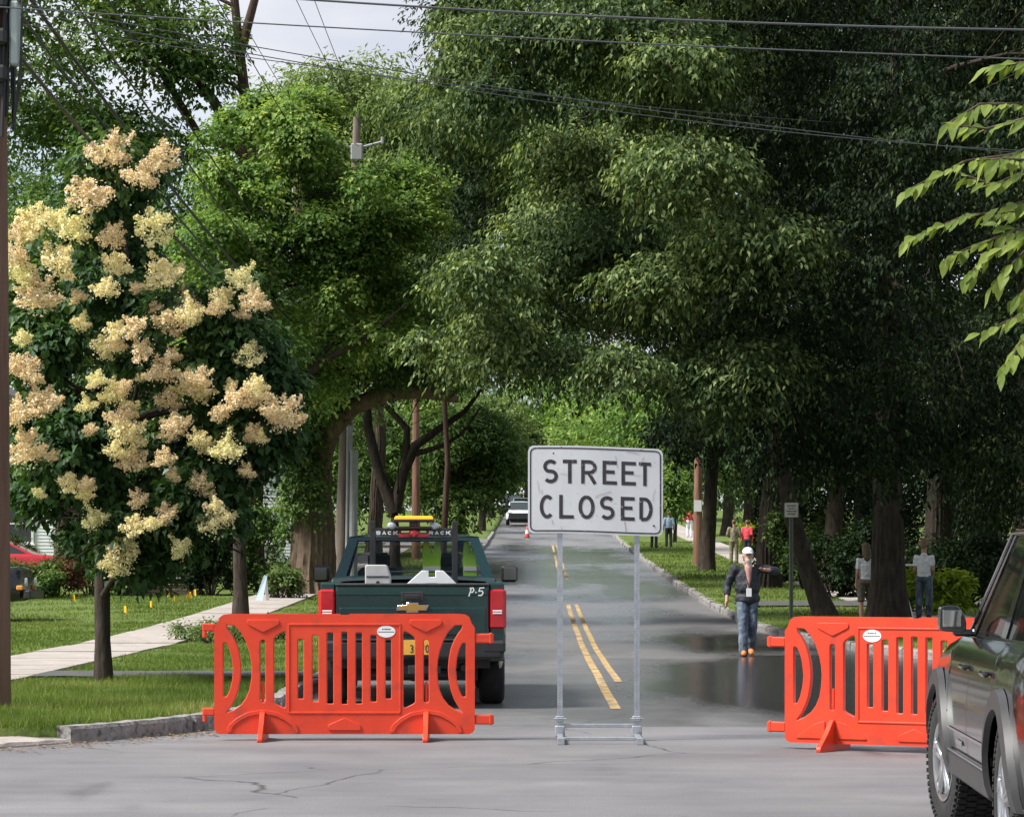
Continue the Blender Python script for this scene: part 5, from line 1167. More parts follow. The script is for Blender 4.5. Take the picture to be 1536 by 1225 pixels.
mb = MB(); mb.bbox((.055, -3.064, .655), (.305, .008, .155), .003); pl = mb.build('licence_plate', PLATE, T)
letters('3370', -.03, .6, .085, .042, .014, .011, -3.071, mat('plate_blue', (.01, .012, .04), .5), pl, 'plate_character')
mb = MB(); mb.tube([(-.5, -2.6, .36), (.5, -2.6, .36)], .05, 8); mb.tube([(-.85, inf['axles'][1], .4), (.85, inf['axles'][1], .4)], .06, 8); mb.ell((0, inf['axles'][1], .4), (.17, .17, .16)); mb.tube([(.45, -2.2, .45), (.55, -2.75, .43)], .035, 8); mb.build('axle', BLACK, T)
# cab rack with its name plate letters, brake light and beacon
mb = MB()
for s in (-1, 1): mb.bbox((s * .46, -1.3, 1.66), (.065, .05, .72), .008)
mb.bbox((0, -1.3, 1.925), (.95, .05, .03), .006); mb.bbox((0, -1.3, 1.78 + .04), (.95, .04, .022), .005); mb.bbox((0, -1.3, 1.45), (.95, .035, .02), .005); mb.bbox((0, -1.3, 1.31), (1.64, .07, .03), .008); rk = mb.build('cab_rack', BLACK, T)
mb = MB(); mb.bbox((-.29, -1.325, 1.885), (.3, .006, .06), .002); mb.bbox((.29, -1.325, 1.885), (.3, .006, .06), .002); mb.build('name_plate', BLACK, rk)
letters('BACK', -.42, 1.867, .04, .048, .016, .011, -1.331, WHITE, rk); letters('RACK', .17, 1.867, .04, .048, .016, .011, -1.331, WHITE, rk)
mb = MB(); mb.bbox((0, -1.33, 1.86), (.34, .03, .05), .008); mb.ell((0, -1.345, 1.88), (.06, .03, .045), 10); mb.build('brake_light', REDL, T)
mb = MB(); mb.bbox((0, -1.3, 1.945), (.4, .16, .03), .01); mb.bbox((0, -1.3, 1.985), (.1, .1, .06), .01); mb.bbox((0, -1.3, 2.025), (.46, .2, .035), .012); bk = mb.build('beacon_mount', mat('beacon_base', (.06, .03, .02), .4), T)
me = curve_mesh('lens', [rounded([(-.215, 2.032), (.215, 2.032), (.2, 2.068), (-.2, 2.068)], .012, 3)], .08, .008, 2); me.transform(Matrix.Translation((0, -1.3, 0))); link('lens', me, AMBER, bk)
for dx in (-.25, .23):
    mb = MB(); mb.ell((dx, -1.33, 1.965), (.055, .04, .042), 10); mb.build('work_lamp', mat('lamp_glass', (.5, .52, .55), .15, .2), T)
for x in (-.42, .42):
    mb = MB(); mb.bbox((x, .1, 1.15), (.5, .14, .7), .05); mb.bbox((x, .12, 1.58), (.26, .09, .18), .04); mb.build('seat', BLACK, T)
mb = MB(); mb.bbox((0, -.6, 1.1), (1.5, .14, .6), .05); mb.build('rear_seat', BLACK, T); mb = MB(); mb.bbox((0, 1.1, 1.2), (1.55, .3, .3), .05); mb.build('dashboard', BLACK, T)
bx0, by0 = T.location.x, T.location.y
def rest(name, label, cat, loc, mb, m, group=None, **k):
    o = thing(name, label, cat, loc, 0, group); mb.build(k.get('part', 'shell'), m, o); return o
# things in the truck
o = thing('tool_box', 'grey plastic box with sloped lid in the pickup bed, by the rack post', 'box', (bx0 - .35, by0 - 1.62, .8))
me = curve_mesh('shell', [rounded([(-.13, 0), (.13, 0), (.13, .6), (.09, .72), (-.13, .72)], .02, 3)], .12, .01, 1); link('shell', me, GREYBOX, o)
mb = MB(); mb.box((0, -.133, .6), (.25, .006, .012)); mb.box((.0, -.136, .52), (.03, .01, .06)); mb.build('lid_seam', DARKMETAL, o)
o = thing('a_frame_stand', 'white A shaped folding stand lying in the pickup bed', 'stand', (bx0 + .25, by0 - 1.75, .78))
me = curve_mesh('frame', [[(-.29, 0), (-.29, .52), (-.11, .68), (-.045, .68), (-.045, .61), (.045, .61), (.045, .68), (.12, .68), (.29, .52), (.29, 0)], [(-.2, .04), (.2, .04), (.17, .46), (.06, .55), (-.06, .55), (-.17, .46)]], .03, .006, 1); link('frame', me, WHITE, o)
mb = MB(); mb.box((0, 0, .52), (.5, .05, .04)); mb.box((0, 0, .25), (.44, .05, .04)); mb.build('rung', WHITE, o)
def vest(label, x, y, z, w, h):
    o = thing('safety_vest', label, 'vest', (bx0 + x, by0 + y, z), 0, 'vests hung in the truck cab')
    me = curve_mesh('cloth', [[(-w * .5, 0), (w * .5, 0), (w * .45, h * .5), (w * .5, h * .72), (w * .42, h), (w * .22, h), (w * .1, h * .7), (-w * .1, h * .7), (-w * .22, h), (-w * .42, h), (-w * .5, h * .72), (-w * .45, h * .5)]], .05, .01, 2); link('cloth', me, LIME, o)
    mb = MB(); mb.box((0, -.064, h * .3), (w * .98, .006, .05)); mb.build('reflective_band', mat('reflective', (.7, .72, .7), .3), o)
vest('lime safety vest draped over the driver side seat in the pickup cab', .22, -.74, 1.36, .2, .42); vest('lime safety vest hanging by the right window of the pickup cab', .66, -.74, 1.36, .15, .42)

# --- the dark car at the right
GREYP = mat('dark_grey_paint', (.01, .011, .011), .12, .0, c2=(.013, .014, .014), ns=1.0, coat=.8)
CLAD = mat('cladding', (.035, .035, .035), .45, c2=(.045, .045, .045), ns=12)
SGL = glass_mat('suv_glass', (.01, .013, .012), .03, .8)
WBs = 2.9; sx0 = 2.54; cyS = 16.5 - WBs / 2
T, side, inf = car('parked_suv', 'dark grey off road car with chunky tyres, parked in front of the right barricade', 'car', (3.406, 15.0, 0), -.05, 4.8, 1.93, 1.12, 1.78, .36, .39, WBs, [(-2.4, 1.05), (-2.25, 1.16), (-1.0, 1.15), (.95, 1.13), (1.05, 1.13), (1.9, 1.05), (2.25, .97), (2.4, .8)], (-2.15, -1.9, -.3, .82), GREYP, tyre_w=.26, glass=SGL, tread=True, nst=120, gh_in=.12, steer=.13)
for s in (-1, 1):
    for a in inf['axles']:                               # wheel arch mouldings
        mb = MB(); pts = []
        for q_ in range(-8, 189, 7):
            z = .39 + (inf['ar'] + .03) * math.sin(R(q_)); y = a + (inf['ar'] + .03) * math.cos(R(q_))
            if z < .34: continue
            pts.append(Vector((s * (side(y, max(z, .37)) + .012), y, z)))
        c = Vector((0, a, .39)); v = []; f = []
        for i, p in enumerate(pts):
            d = Vector((0, p.y - a, p.z - .39)).normalized(); v += [p - d * .05 + Vector((s * .0, 0, 0)), p - d * .04 + Vector((s * .03, 0, 0)), p + d * .05 + Vector((s * .022, 0, 0)), p + d * .062 - Vector((s * .014, 0, 0))]
        for i in range(len(pts) - 1):
            for k in range(3): f.append((i * 4 + k, i * 4 + k + 1, i * 4 + k + 5, i * 4 + k + 4))
        mb.add(v, f); mb.build('wheel_arch', CLAD, T, smooth=True)
    mb = MB(); mb.bbox((s * .93, 0, .43), (.07, 1.95, .16), .02); sk = mb.build('sill_cladding', CLAD, T)
    mb = MB(); mb.bbox((s * .972, 0, .5), (.012, 1.86, .016), .004); mb.build('sill_trim', CHROME, sk)
    mb = MB(); on_side(mb, side, s, [(y, .62) for y in np.linspace(-.95, .95, 16)], .014, .006); mb.build('door_moulding', ALU, T)
    for y0 in (1.0, .02, -.98):
        mb = MB(); on_side(mb, side, s, [(y0 - .03 * (z < .6), z) for z in np.linspace(.47, 1.12, 12)], .008, .0022); mb.build('door_gap', BLACK, T)
    for y0 in (.12, -.86):
        mb = MB(); mb.bbox((s * (side(y0 + .1, .98) + .018), y0 + .1, .985), (.035, .2, .03), .01); mb.build('door_handle', GREYP, T)
    mb = MB(); mb.prism(rounded([(s * .9, 1.16), (s * 1.05, 1.17), (s * 1.045, 1.31), (s * .945, 1.315), (s * .9, 1.24)], .03, 4), .58, .71); mb.bbox((s * .9, .65, 1.16), (.14, .08, .04), .012); mi_ = mb.build('mirror', GREYP, T, bevel=.018)
    mb = MB(); mb.bbox((s * .98, .577, 1.24), (.105, .012, .095), .004); mb.build('mirror_glass', mat('mirror_silver', (.4, .42, .42), .05, 1.0), mi_)
    mb = MB(); mb.bbox((s * .99, .712, 1.26), (.1, .012, .06), .005); mb.build('mirror_cap', CHROME, mi_)
    PP = inf['P']; lr = 'l' if s < 0 else 'r'
    a, b2, c2, d2 = PP['fb' + lr], PP['rb' + lr], PP['rt' + lr], PP['ft' + lr]
    mb = MB(); o_ = Vector((s * .008, 0, 0)); mb.tube([a.lerp(d2, .03) + o_, a.lerp(d2, .5) + o_, a.lerp(d2, .96) + o_, d2.lerp(c2, .5) + o_ + Vector((0, 0, -.02)), c2 + o_], .009, 6); mb.build('window_trim', CHROME, T)
    mb = MB(); mb.tube([Vector((s * .62, -1.6, 1.79)), Vector((s * .62, -1.5, 1.84)), Vector((s * .63, .0, 1.84)), Vector((s * .63, .12, 1.79))], .014, 8); mb.build('roof_rail', CHROME, T)
    mb = MB(); mb.bbox((s * .66, 2.27, .8), (.34, .16, .1), .03); mb.build('headlight', mat('headlight', (.12, .13, .14), .1, .3), T)
    mb = MB(); mb.bbox((s * .66, -2.37, .95), (.3, .1, .14), .03); mb.build('tail_light', REDL, T)
    if s < 0:
        mb = MB(); 
        for i in range(5): mb.bbox((s * (side(.45 - i * .06, .56) + .008), .45 - i * .06, .565), (.008, .035, .03), .003)
        mb.build('badge', CHROME, T)
        mb = MB(); mb.bbox((s * (side(1.2, .76) + .006), 1.2, .77), (.008, .2, .022), .003); mb.build('fender_badge', BLACK, T)
for x in (-.4, .4):
    mb = MB(); mb.bbox((x, .0, .95), (.5, .16, .7), .05); mb.bbox((x, -.05, 1.4), (.27, .1, .18), .04); mb.build('seat', BLACK, T)

# --- other vehicles
REDP = mat('red_paint', (.45, .012, .02), .25, .1, coat=.6); WHP = mat('white_car_paint', (.62, .64, .66), .25, coat=.6); BLKP = mat('black_car_paint', (.014, .015, .018), .25, .2, coat=.5)
small = [(-2.1, .85), (-2.0, .98), (-1.0, .97), (.8, .95), (1.6, .86), (2.0, .72), (2.1, .55)]
tall = [(-2.3, .95), (-2.2, 1.06), (-1, 1.07), (.9, 1.06), (1.0, 1.06), (2.0, .99), (2.25, .86), (2.3, .7)]
def place(px, Y): X = ax(px, Y); return (X, Y, lawn_z(X, Y) + .03)
car('red_hatchback', 'red hatchback parked in front of the white clapboard house', 'car', place(15, 88), -R(90), 4.2, 1.75, .95, 1.45, .3, .31, 2.55, small, (-2.0, -1.3, -.1, .9), REDP)
T, side, inf = car('black_offroad_car', 'black boxy car nosing out from behind the wooden utility pole', 'car', place(-112, 61), -R(90), 4.4, 1.85, 1.05, 1.85, .4, .39, 2.5, [(-2.3, 1.0), (-2.2, 1.12), (2.1, 1.12), (2.2, 1.06), (2.3, .9)], (-2.1, -2.0, .55, .75), BLKP, tread=False)
for s in (-1, 1):
    mb = MB(); mb.lathe([(0, .03), (.09, .02), (.1, -.02)], (s * .6, 2.3, .82), 'Y', 14); mb.build('headlight', WHITE, T); mb = MB(); mb.bbox((s * .8, 2.2, .7), (.12, .14, .1), .02); mb.build('turn_signal', mat('amber_lens', (.8, .3, .06), .3), T)
mb = MB(); mb.bbox((0, 2.36, .55), (1.7, .16, .2), .03); mb.build('bumper', BLACK, T)
for i, (px, Y, lb, pt) in enumerate([(779, 196, 'white car parked facing down the road, first of the far pair', WHP), (784, 212, 'white car parked higher up the rise behind the first white one', WHP), (768, 228, 'dark car farthest up the rise by the roadside trees', BLKP)]):
    X = ax(px, Y); T, side, inf = car('parked_car', lb, 'car', (X, Y, zg(Y)), R(180), 4.6, 1.9, 1.06, 1.72, .38, .36, 2.7, tall, (-2.15, -1.7, .1, 1.0), pt, 'cars parked far up the road', nst=40)
    for s in (-1, 1): mb = MB(); mb.bbox((s * .72, 2.2, .88), (.3, .14, .13), .03); mb.build('headlight', WHITE, T)
    mb = MB(); mb.bbox((0, 2.29, .62), (1.5, .1, .42), .03); mb.build('grille', BLACK, T)

# ================================================================== POLES AND WIRES
POLEW = mat('pole_wood', (.1, .06, .042), .9, c2=(.2, .125, .09), ns=7, stretch=(1, 1, .08), lo=.3, hi=.7, bump=.8, bs=16, spec=.15)
POLEG = mat('pole_wood_grey', (.14, .11, .09), .9, c2=(.24, .2, .165), ns=7, stretch=(1, 1, .08), bump=.8, bs=16, spec=.15)
POLER = mat('pole_wood_red', (.16, .085, .055), .9, c2=(.27, .155, .11), ns=7, stretch=(1, 1, .08), bump=.8, bs=16, spec=.15)
GREYPVC = mat('grey_conduit', (.3, .31, .31), .5, c2=(.36, .37, .37), ns=4)
CABLE = mat('cable_black', (.012, .012, .013), .55)
WIRE = mat('wire_grey', (.1, .105, .11), .5, .3)
def pole(label, px, Y, h, r, m, lean=(0, 0)):
    X = ax(px, Y); T = thing('utility_pole', label, 'utility pole', (X, Y, lawn_z(X, Y)), 0, 'wooden utility poles'); n = 14; mb = MB()
    mb.tube([(lean[0] * i / n, lean[1] * i / n, -.2 + (h + .2) * i / n) for i in range(n + 1)], [r * (1 - .5 * i / n) for i in range(n + 1)], 14, noise=.04); mb.build('shaft', m, T, smooth=True); return T
p1 = pole('reddish wooden utility pole with black cables and a pale green box, by the flowering tree', -9, 27, 13.6, .165, POLEW)
mb = MB(); mb.bbox((.22, -.1, 6.5), (.09, .12, .62), .02); cb = mb.build('equipment_box', mat('pale_green_box', (.36, .43, .4), .5, c2=(.42, .48, .45), ns=5), p1)
mb = MB()
rg_ = random.Random(8)
for k in range(7):
    a = rg_.uniform(-.2, 1.4) - .9; pts = [(.19 * math.cos(a + .25 * math.sin(z * 2 + k)), .19 * math.sin(a + .25 * math.sin(z * 2 + k)) , z) for z in np.linspace(5.5 + .1 * k, 7.6, 16)]; mb.tube(pts, .02, 6)
for k in range(3): mb.tube([(.17, -.1, 6.9 + .1 * k), (.3, -.15, 6.75 + .08 * k), (.28, -.14, 6.0 + .1 * k), (.2, -.1, 5.6)], .012, 6)
for z in (6.1, 6.45, 6.8): mb.bbox((.05, -.2, z), (.22, .12, .16), .03)
mb.build('cable_bundle', CABLE, p1)
mb = MB(); mb.bbox((.0, -.2, 12.9), (2.4, .1, .12), .01); mb.build('crossarm', POLEW, p1)
p2 = pole('grey wooden utility pole with steel conduit beside the massive old trunk', 510, 82, 13.9, .22, POLEG, (.5, 0))
mb = MB(); mb.tube([(.39, -.25, 0), (.42, -.25, 4.15)], .13, 12); mb.tube([(.2, -.28, 0), (.28, -.28, 6.0)], .05, 8); mb.tube([(.32, -.28, 4.1), (.38, -.28, 7.2)], .06, 8); mb.build('conduit', GREYPVC, p2)
mb = MB()
for s in (-1, 1): mb.tube([(.5, -.1, 12.95), (.5 + s * .75, -.1, 13.15)], .045, 6); mb.tube([(.5 + s * .75, -.1, 13.1), (.5 + s * .75, -.1, 13.3)], .05, 8)
mb.bbox((.5, -.12, 12.85), (.36, .2, .5), .04); mb.build('insulator_arm', mat('insulator', (.27, .27, .26), .5), p2)
p3 = pole('reddish utility pole beyond the forked dark tree', 624, 120, 12, .2, POLER)
p4 = pole('reddish brown utility pole with a white notice on the right lawn', 1047, 112, 9.5, .2, POLER)
mb = MB(); mb.bbox((-.02, -.205, 2.35), (.3, .01, .45), .003); mb.build('notice', WHITE, p4)
def wire(label, a, b, sag, r=.012, m=None, name='overhead_wire', ext=0):
    a = Vector(a); b = Vector(b); n = 26; mb = MB()
    mb.tube([a.lerp(b, t) - Vector((0, 0, sag * 4 * t * (1 - t))) for t in [i / n for i in range(n + 1)]], r * .72, 6)
    o = mb.build(name, m or CABLE, None, smooth=True); tag(o, label, 'wire', 'overhead wires')
    return o
A1 = p1.location; A2 = p2.location
for i, (dx, z, sg, rr) in enumerate([(.2, 6.35, .6, .03), (.22, 6.75, .7, .02), (.1, 7.2, .6, .03), (.15, 7.75, .5, .018), (.2, 8.3, .5, .018)]):
    wire(['lowest and thick black cable', 'second lowest thin black cable', 'middle and thick black cable', 'second highest thin black cable', 'highest thin black cable'][i] + ' of five sagging from the near pole to the conduit pole', A1 + Vector((dx, .1, z)), A2 + Vector((.1, -.2, z * .97 + (.3 if i < 2 else -.1))), sg, rr)
for dx, z, zb, lb_ in ((-.9, 13.0, 12.5, 'house side'), (.35, 13.0, 13.4, 'middle'), (1.0, 13.0, 12.5, 'road side')): wire(lb_ + ' thin power line running to the top of the pole with conduit', A1 + Vector((dx, 0, z)), A2 + Vector((.5 + dx * .75, 0, zb)), .55, .011)
wire('neutral wire running below the thin power lines', A1 + Vector((.2, 0, 10.6)), A2 + Vector((.45, 0, 10.9)), .5, .013)
for a, b in (((380, -6, 24), (1700, 47, 24)), ((-200, -3, 26), (1700, 94, 26))):
    q0, q1 = at(*a), at(*b); wire(('thicker upper' if a[0] > 0 else 'thinner lower') + ' grey wire strung level across the street before the dark boughs', q0, q1, .06, .013 if a[0] > 0 else .009, WIRE)
for a, b, sg, lb_ in (((-9, 8, 27), (1750, 232, 46), .35, 'middle'), ((-9, -2, 27), (1750, 245, 46), .25, 'upper'), ((-9, 30, 27), (1400, 190, 60), .2, 'lower')):
    wire(lb_ + ' thin service wire crossing from the near left pole into the dark boughs', at(*a), at(*b), sg, .008, WIRE)

# ================================================================== SMALLER THINGS
# no-parking style plate on a slim channel post
sp = at(1187, 925, 62); T = thing('sign_post', 'small weathered plate on a slim metal post by the right kerb', 'sign', (sp.x, 62, lawn_z(sp.x, 62)))
mb = MB(); mb.bbox((-.035, 0, 1.25), (.03, .02, 2.6), .004); mb.bbox((.03, .02, 1.25), (.03, .02, 2.6), .004); mb.box((-.0, .025, 1.25), (.07, .008, 2.6)); mb.build('post', mat('post_olive', (.12, .13, .11), .6, .3), T)
mb = MB(); mb.bbox((0, -.02, 2.42), (.3, .006, .32), .002); pp = mb.build('plate', mat('plate_weathered', (.4, .4, .36), .6, c2=(.5, .5, .46), ns=12, c3=(.2, .2, .17), ns3=30), T)
mb = MB()
for z, w in ((2.51, .2), (2.45, .14), (2.39, .22), (2.33, .17)): mb.box((.0, -.0245, z), (w, .001, .026))
mb.build('print', mat('print_dark', (.1, .1, .09), .7), pp)
# white post with arm and leaning board
X = ax(1355, 61); T = thing('yard_sign_post', 'white post with a short arm and a leaning white board beside the thick trunk', 'sign post', (X, 61, lawn_z(X, 61)))
mb = MB(); mb.bbox((0, 0, .65), (.07, .07, 1.4), .008); mb.ell((0, 0, 1.38), (.05, .05, .06), 8); mb.build('post', WHITE, T); mb = MB(); mb.bbox((.15, 0, 1.22), (.34, .05, .05), .008); mb.build('arm', WHITE, T)
mb = MB(); mb.prism([(-.06, 0), (.24, 0), (.03, .72), (-.06, .72)], -.1, -.07); mb.build('board', WHITE, T)
# A-frame board on the left
X = ax(391, 74); T = thing('sandwich_board', 'narrow pale blue board leaning open on the left lawn', 'sign', (X, 74, lawn_z(X, 74)))
mb = MB(); mb.add([(-.16, -.05, 0), (.06, -.1, 0), (.17, 0, .68), (.09, 0, .7), (-.16, -.02, 0), (.06, -.07, 0), (.17, .03, .68), (.09, .03, .7)], [(0, 1, 2, 3), (4, 7, 6, 5), (0, 4, 5, 1), (2, 6, 7, 3), (0, 3, 7, 4), (1, 5, 6, 2)]); mb.build('panel', mat('pale_blue', (.45, .55, .68), .5), T)
mb = MB(); mb.add([(.1, .3, 0), (.2, .3, 0), (.16, .02, .68), (.1, .02, .68)], [(0, 1, 2, 3)]); mb.tube([(.12, .3, 0), (.12, .03, .68)], .015, 6); mb.build('prop', WHITE, T)
# yellow marker flags
FLAG = mat('flag_yellow', (.8, .5, .02), .6)
for i, (zx_, zy_, hh) in enumerate([(520, 720, .3), (885, 825, .34), (1075, 770, .3), (1200, 698, .32), (1250, 712, .26), (1340, 715, .3), (1358, 695, .3), (1390, 715, .42)]):
    px, py = zx_ / 4.8, 760 + zy_ / 4.8; Y = 66.0
    for _ in range(30): Y = (EYE - lawn_z(0, Y)) * FPX / (py - HORIZON) * .5 + Y * .5
    T = thing('marker_flag', ['small yellow marker flag in the lawn before the low leafy shrub', 'yellow marker flag standing forward on the left lawn, beside the lilac trunk', 'small yellow marker flag alone on the lawn, forward of the timber planter', 'yellow marker flag against the timber planter', 'shortest yellow marker flag, beside the timber planter', 'yellow marker flag of the close group by the dark evergreen shrub', 'yellow marker flag of the close group by the dark evergreen shrub', 'tallest yellow marker flag of the group by the dark evergreen shrub'][i], 'flag', (ax(px, Y), Y, lawn_z(0, Y)), 0, 'yellow marker flags on the left lawn')
    mb = MB(); mb.tube([(0, 0, -.05), (0, 0, hh)], .004, 5); mb.build('wire_stem', DARKMETAL, T)
    mb = MB(); v = []; n = 5; rg_ = random.Random(i)
    for k in range(n + 1): t = k / n; y = .03 * math.sin(t * 4 + i); v += [(.012 + .09 * t * (1 + .3 * math.sin(i)) * (.6), y, hh), (.01 + .07 * t, y + .01, hh - .13 - .03 * t)]
    mb.add(v, [(2 * k, 2 * k + 2, 2 * k + 3, 2 * k + 1) for k in range(n)]); ob = mb.build('flag_sheet', FLAG, T); sm = ob.modifiers.new('thick', 'SOLIDIFY'); sm.thickness = .004
# low timber wall
X = ax(258, 80); T = thing('timber_planter', 'low dark timber planter wall at the back of the left lawn', 'planter', (X, 80, lawn_z(X, 80)))
TIMB = mat('old_timber', (.06, .04, .03), .9, c2=(.12, .085, .065), ns=5, stretch=(.2, 1, 1), bump=.6, bs=20)
for k in range(3):
    mb = MB(); mb.bbox((0, .01 * k, .07 + .145 * k), (1.75, .16, .13), .012); mb.build('plank', TIMB, T)
mb = MB(); mb.bbox((0, 0, .455), (1.85, .26, .04), .01); mb.build('coping', mat('coping_stone', (.3, .28, .26), .8), T)
# traffic cones far up
def cone(px, Y, label):
    X = ax(px, Y); T = thing('traffic_cone', label, 'cone', (X, Y, zg(Y)), 0, 'traffic cones up the road')
    mb = MB(); mb.lathe([(0, .72), (.03, .71), (.04, .7), (.14, .05), (.14, .0)], n=16); mb.build('body', ORANGE, T, smooth=True); mb = MB(); mb.bbox((0, 0, .02), (.38, .38, .04), .01); mb.build('base', BLACK, T); mb = MB(); mb.lathe([(.083, .46), (.113, .24)], n=16); mb.v = [(a * 1.05, b * 1.05, c) for a, b, c in mb.v]; mb.build('collar', WHITE, T)
cone(791, 165, 'orange traffic cone standing on the wet road below the white cars')

# ================================================================== HOUSES
def house(label, x0, x1, Y, depth, wall_h, roof_h, m, roofm, wins, seed=0, gable='Y'):
    Xc = (x0 + x1) / 2; bz = lawn_z(Xc, Y); T = thing('clapboard_house', label, 'house', (Xc, Y, bz), 0); w = (x1 - x0)
    mb = MB(); n = int(wall_h / .13)
    mb.box((0, depth / 2 + .03, wall_h / 2), (w - .06, depth, wall_h))
    for i in range(n):                                    # overlapping boards
        z = .1 + i * .13; mb.add([(-w / 2, -.028, z), (w / 2, -.028, z), (w / 2, -.006, z + .135), (-w / 2, -.006, z + .135), (-w / 2, 0.02, z), (w / 2, .02, z)], [(0, 1, 2, 3), (0, 4, 5, 1)])
        for s in (-1, 1): mb.add([(s * (w / 2 + .0), 0, z), (s * (w / 2 + .0), depth, z), (s * (w / 2 - .02), depth, z + .135), (s * (w / 2 - .02), 0, z + .135)], [(0, 1, 2, 3)])
    mb.build('wall', m, T, fix=False)
    mb = MB(); mb.prism([(-w / 2 - .4, wall_h), (w / 2 + .4, wall_h), (0, wall_h + roof_h)], -.4, depth + .4); mb.build('roof', roofm, T)
    mb = MB()
    for s in (-1, 1): mb.bbox((s * (w / 2 - .05), -.035, wall_h / 2), (.12, .03, wall_h), .004)
    mb.build('corner_trim', WHITE, T)
    for (wx, wz, ww, wh) in wins:
        mb = MB(); mb.box((wx, -.05, wz), (ww, .02, wh)); wn_ = mb.build('window', glass_mat('house_glass', (.02, .025, .03), .05), T)
        mb = MB()
        for s in (-1, 1): mb.bbox((wx + s * (ww / 2 + .04), -.06, wz), (.09, .05, wh + .16), .004); mb.bbox((wx, -.06, wz + s * (wh / 2 + .04)), (ww, .05, .09), .004)
        mb.bbox((wx, -.065, wz), (ww, .03, .05), .004); mb.build('frame', WHITE, wn_)
        mb = MB(); mb.bbox((wx, -.1, wz - wh / 2 - .11), (ww + .3, .14, .05), .006); mb.build('sill', WHITE, wn_)
SIDW = mat('white_siding', (.68, .7, .72), .6, c2=(.74, .76, .77), ns=2); SIDG = mat('grey_siding', (.5, .53, .56), .6, c2=(.56, .58, .6), ns=2)
SHING = mat('shingle_roof', (.07, .068, .07), .9, c2=(.12, .115, .11), ns=20, bump=.6, bs=40)
house('white clapboard house behind the red car', ax(-260, 108), ax(118, 108), 108, 8, 5.2, 2.6, SIDW, SHING, [(-2.5, 1.6, .9, 1.4), (0, 1.6, .9, 1.4), (2.6, 1.7, .9, 1.4), (-2.5, 4.0, .9, 1.3), (1, 4.0, .9, 1.3)])
house('pale grey clapboard house behind the massive furrowed trunk', ax(250, 112), ax(446, 112), 112, 8, 4.6, 2.4, SIDG, SHING, [(-.8, 1.6, .9, 1.3), (1.2, 1.6, .8, 1.3), (-.8, 3.7, .9, 1.1)])
# white garden chair
X = ax(247, 84); T = thing('garden_chair', 'white slatted garden chair among the shrubs behind the planter', 'chair', (X, 84, lawn_z(X, 84)), .5)
for i in range(5): mb = MB(); mb.bbox((-.22 + .11 * i, .25, .95), (.085, .02, .8 + .06 * (2 - abs(i - 2))), .004, 0, Matrix.Rotation(-.25, 3, 'X')); mb.build('slat', WHITE, T)
mb = MB(); mb.bbox((0, 0, .45), (.56, .5, .03), .006); mb.build('seat', WHITE, T)
for s in (-1, 1):
    for y in (-.22, .22): mb = MB(); mb.bbox((s * .26, y, .3), (.06, .05, .62), .006); mb.build('leg', WHITE, T)
    mb = MB(); mb.bbox((s * .28, 0, .62), (.1, .6, .03), .006); mb.build('armrest', WHITE, T)

# ================================================================== PEOPLE
SKIN = mat('skin', (.4, .22, .155), .55, c2=(.45, .25, .18), ns=9, spec=.35)
DENIM = mat('denim', (.045, .062, .09), .85, c2=(.19, .235, .29), ns=5, lo=.42, hi=.68, stretch=(1, 1, .4), bump=.4, bs=60)
JACKET = mat('dark_jacket', (.012, .014, .02), .7, c2=(.022, .025, .034), ns=8, bump=.4, bs=18)
PINK = mat('faded_pink_cloth', (.4, .2, .17), .85, c2=(.5, .3, .26), ns=9)
TEE = mat('white_tee', (.66, .65, .68), .85, c2=(.74, .73, .76), ns=5, bump=.5, bs=12)
KHAKI = mat('brown_shorts', (.1, .08, .06), .85, c2=(.15, .12, .09), ns=6)
CAMO = mat('camouflage', (.15, .13, .075), .85, c2=(.26, .23, .15), ns=11, lo=.45, hi=.55, c3=(.07, .07, .04), ns3=14, lo3=.58, hi3=.63)
REDC = mat('red_cloth', (.55, .04, .06), .8, c2=(.62, .06, .08), ns=6)
DARKC = mat('dark_cloth', (.02, .02, .026), .8); BLUEC = mat('blue_cloth', (.3, .4, .5), .8)
SHOE_O = mat('orange_shoe', (.62, .17, .04), .6, c2=(.7, .24, .06), ns=10); SHOE_D = mat('dark_boot', (.02, .018, .017), .6)
HAIRB = mat('brown_hair', (.07, .045, .028), .7, c2=(.17, .11, .06), ns=26, stretch=(1, 1, .3), bump=.6, bs=60); HAIRG = mat('grey_beard', (.33, .27, .23), .8, c2=(.42, .35, .3), ns=25)
WHITEC = mat('white_cap', (.72, .74, .8), .75)
FOLDS = bpy.data.textures.new('folds', 'CLOUDS'); FOLDS.noise_scale = .075; FOLDS.noise_depth = 1
def blob(name, parts, m, parent, vox=.014, smooth=3):
    mb = MB()
    for p in parts:
        if p[0] == 'c': mb.capsule(*p[1:5])
        else: mb.ell(p[1], p[2], 14)
    o = mb.build(name, m, parent, fix=False)
    q = o.modifiers.new('skin', 'REMESH'); q.mode = 'VOXEL'; q.voxel_size = vox; q.use_smooth_shade = True
    s = o.modifiers.new('soft', 'SMOOTH'); s.factor = .5; s.iterations = smooth
    if name in ('jacket', 'shirt', 'trousers', 'shorts') and vox < .02:
        d_ = o.modifiers.new('folds', 'DISPLACE'); d_.texture = FOLDS; d_.strength = .024; d_.mid_level = .5; d_.texture_coords = 'LOCAL'
    return o
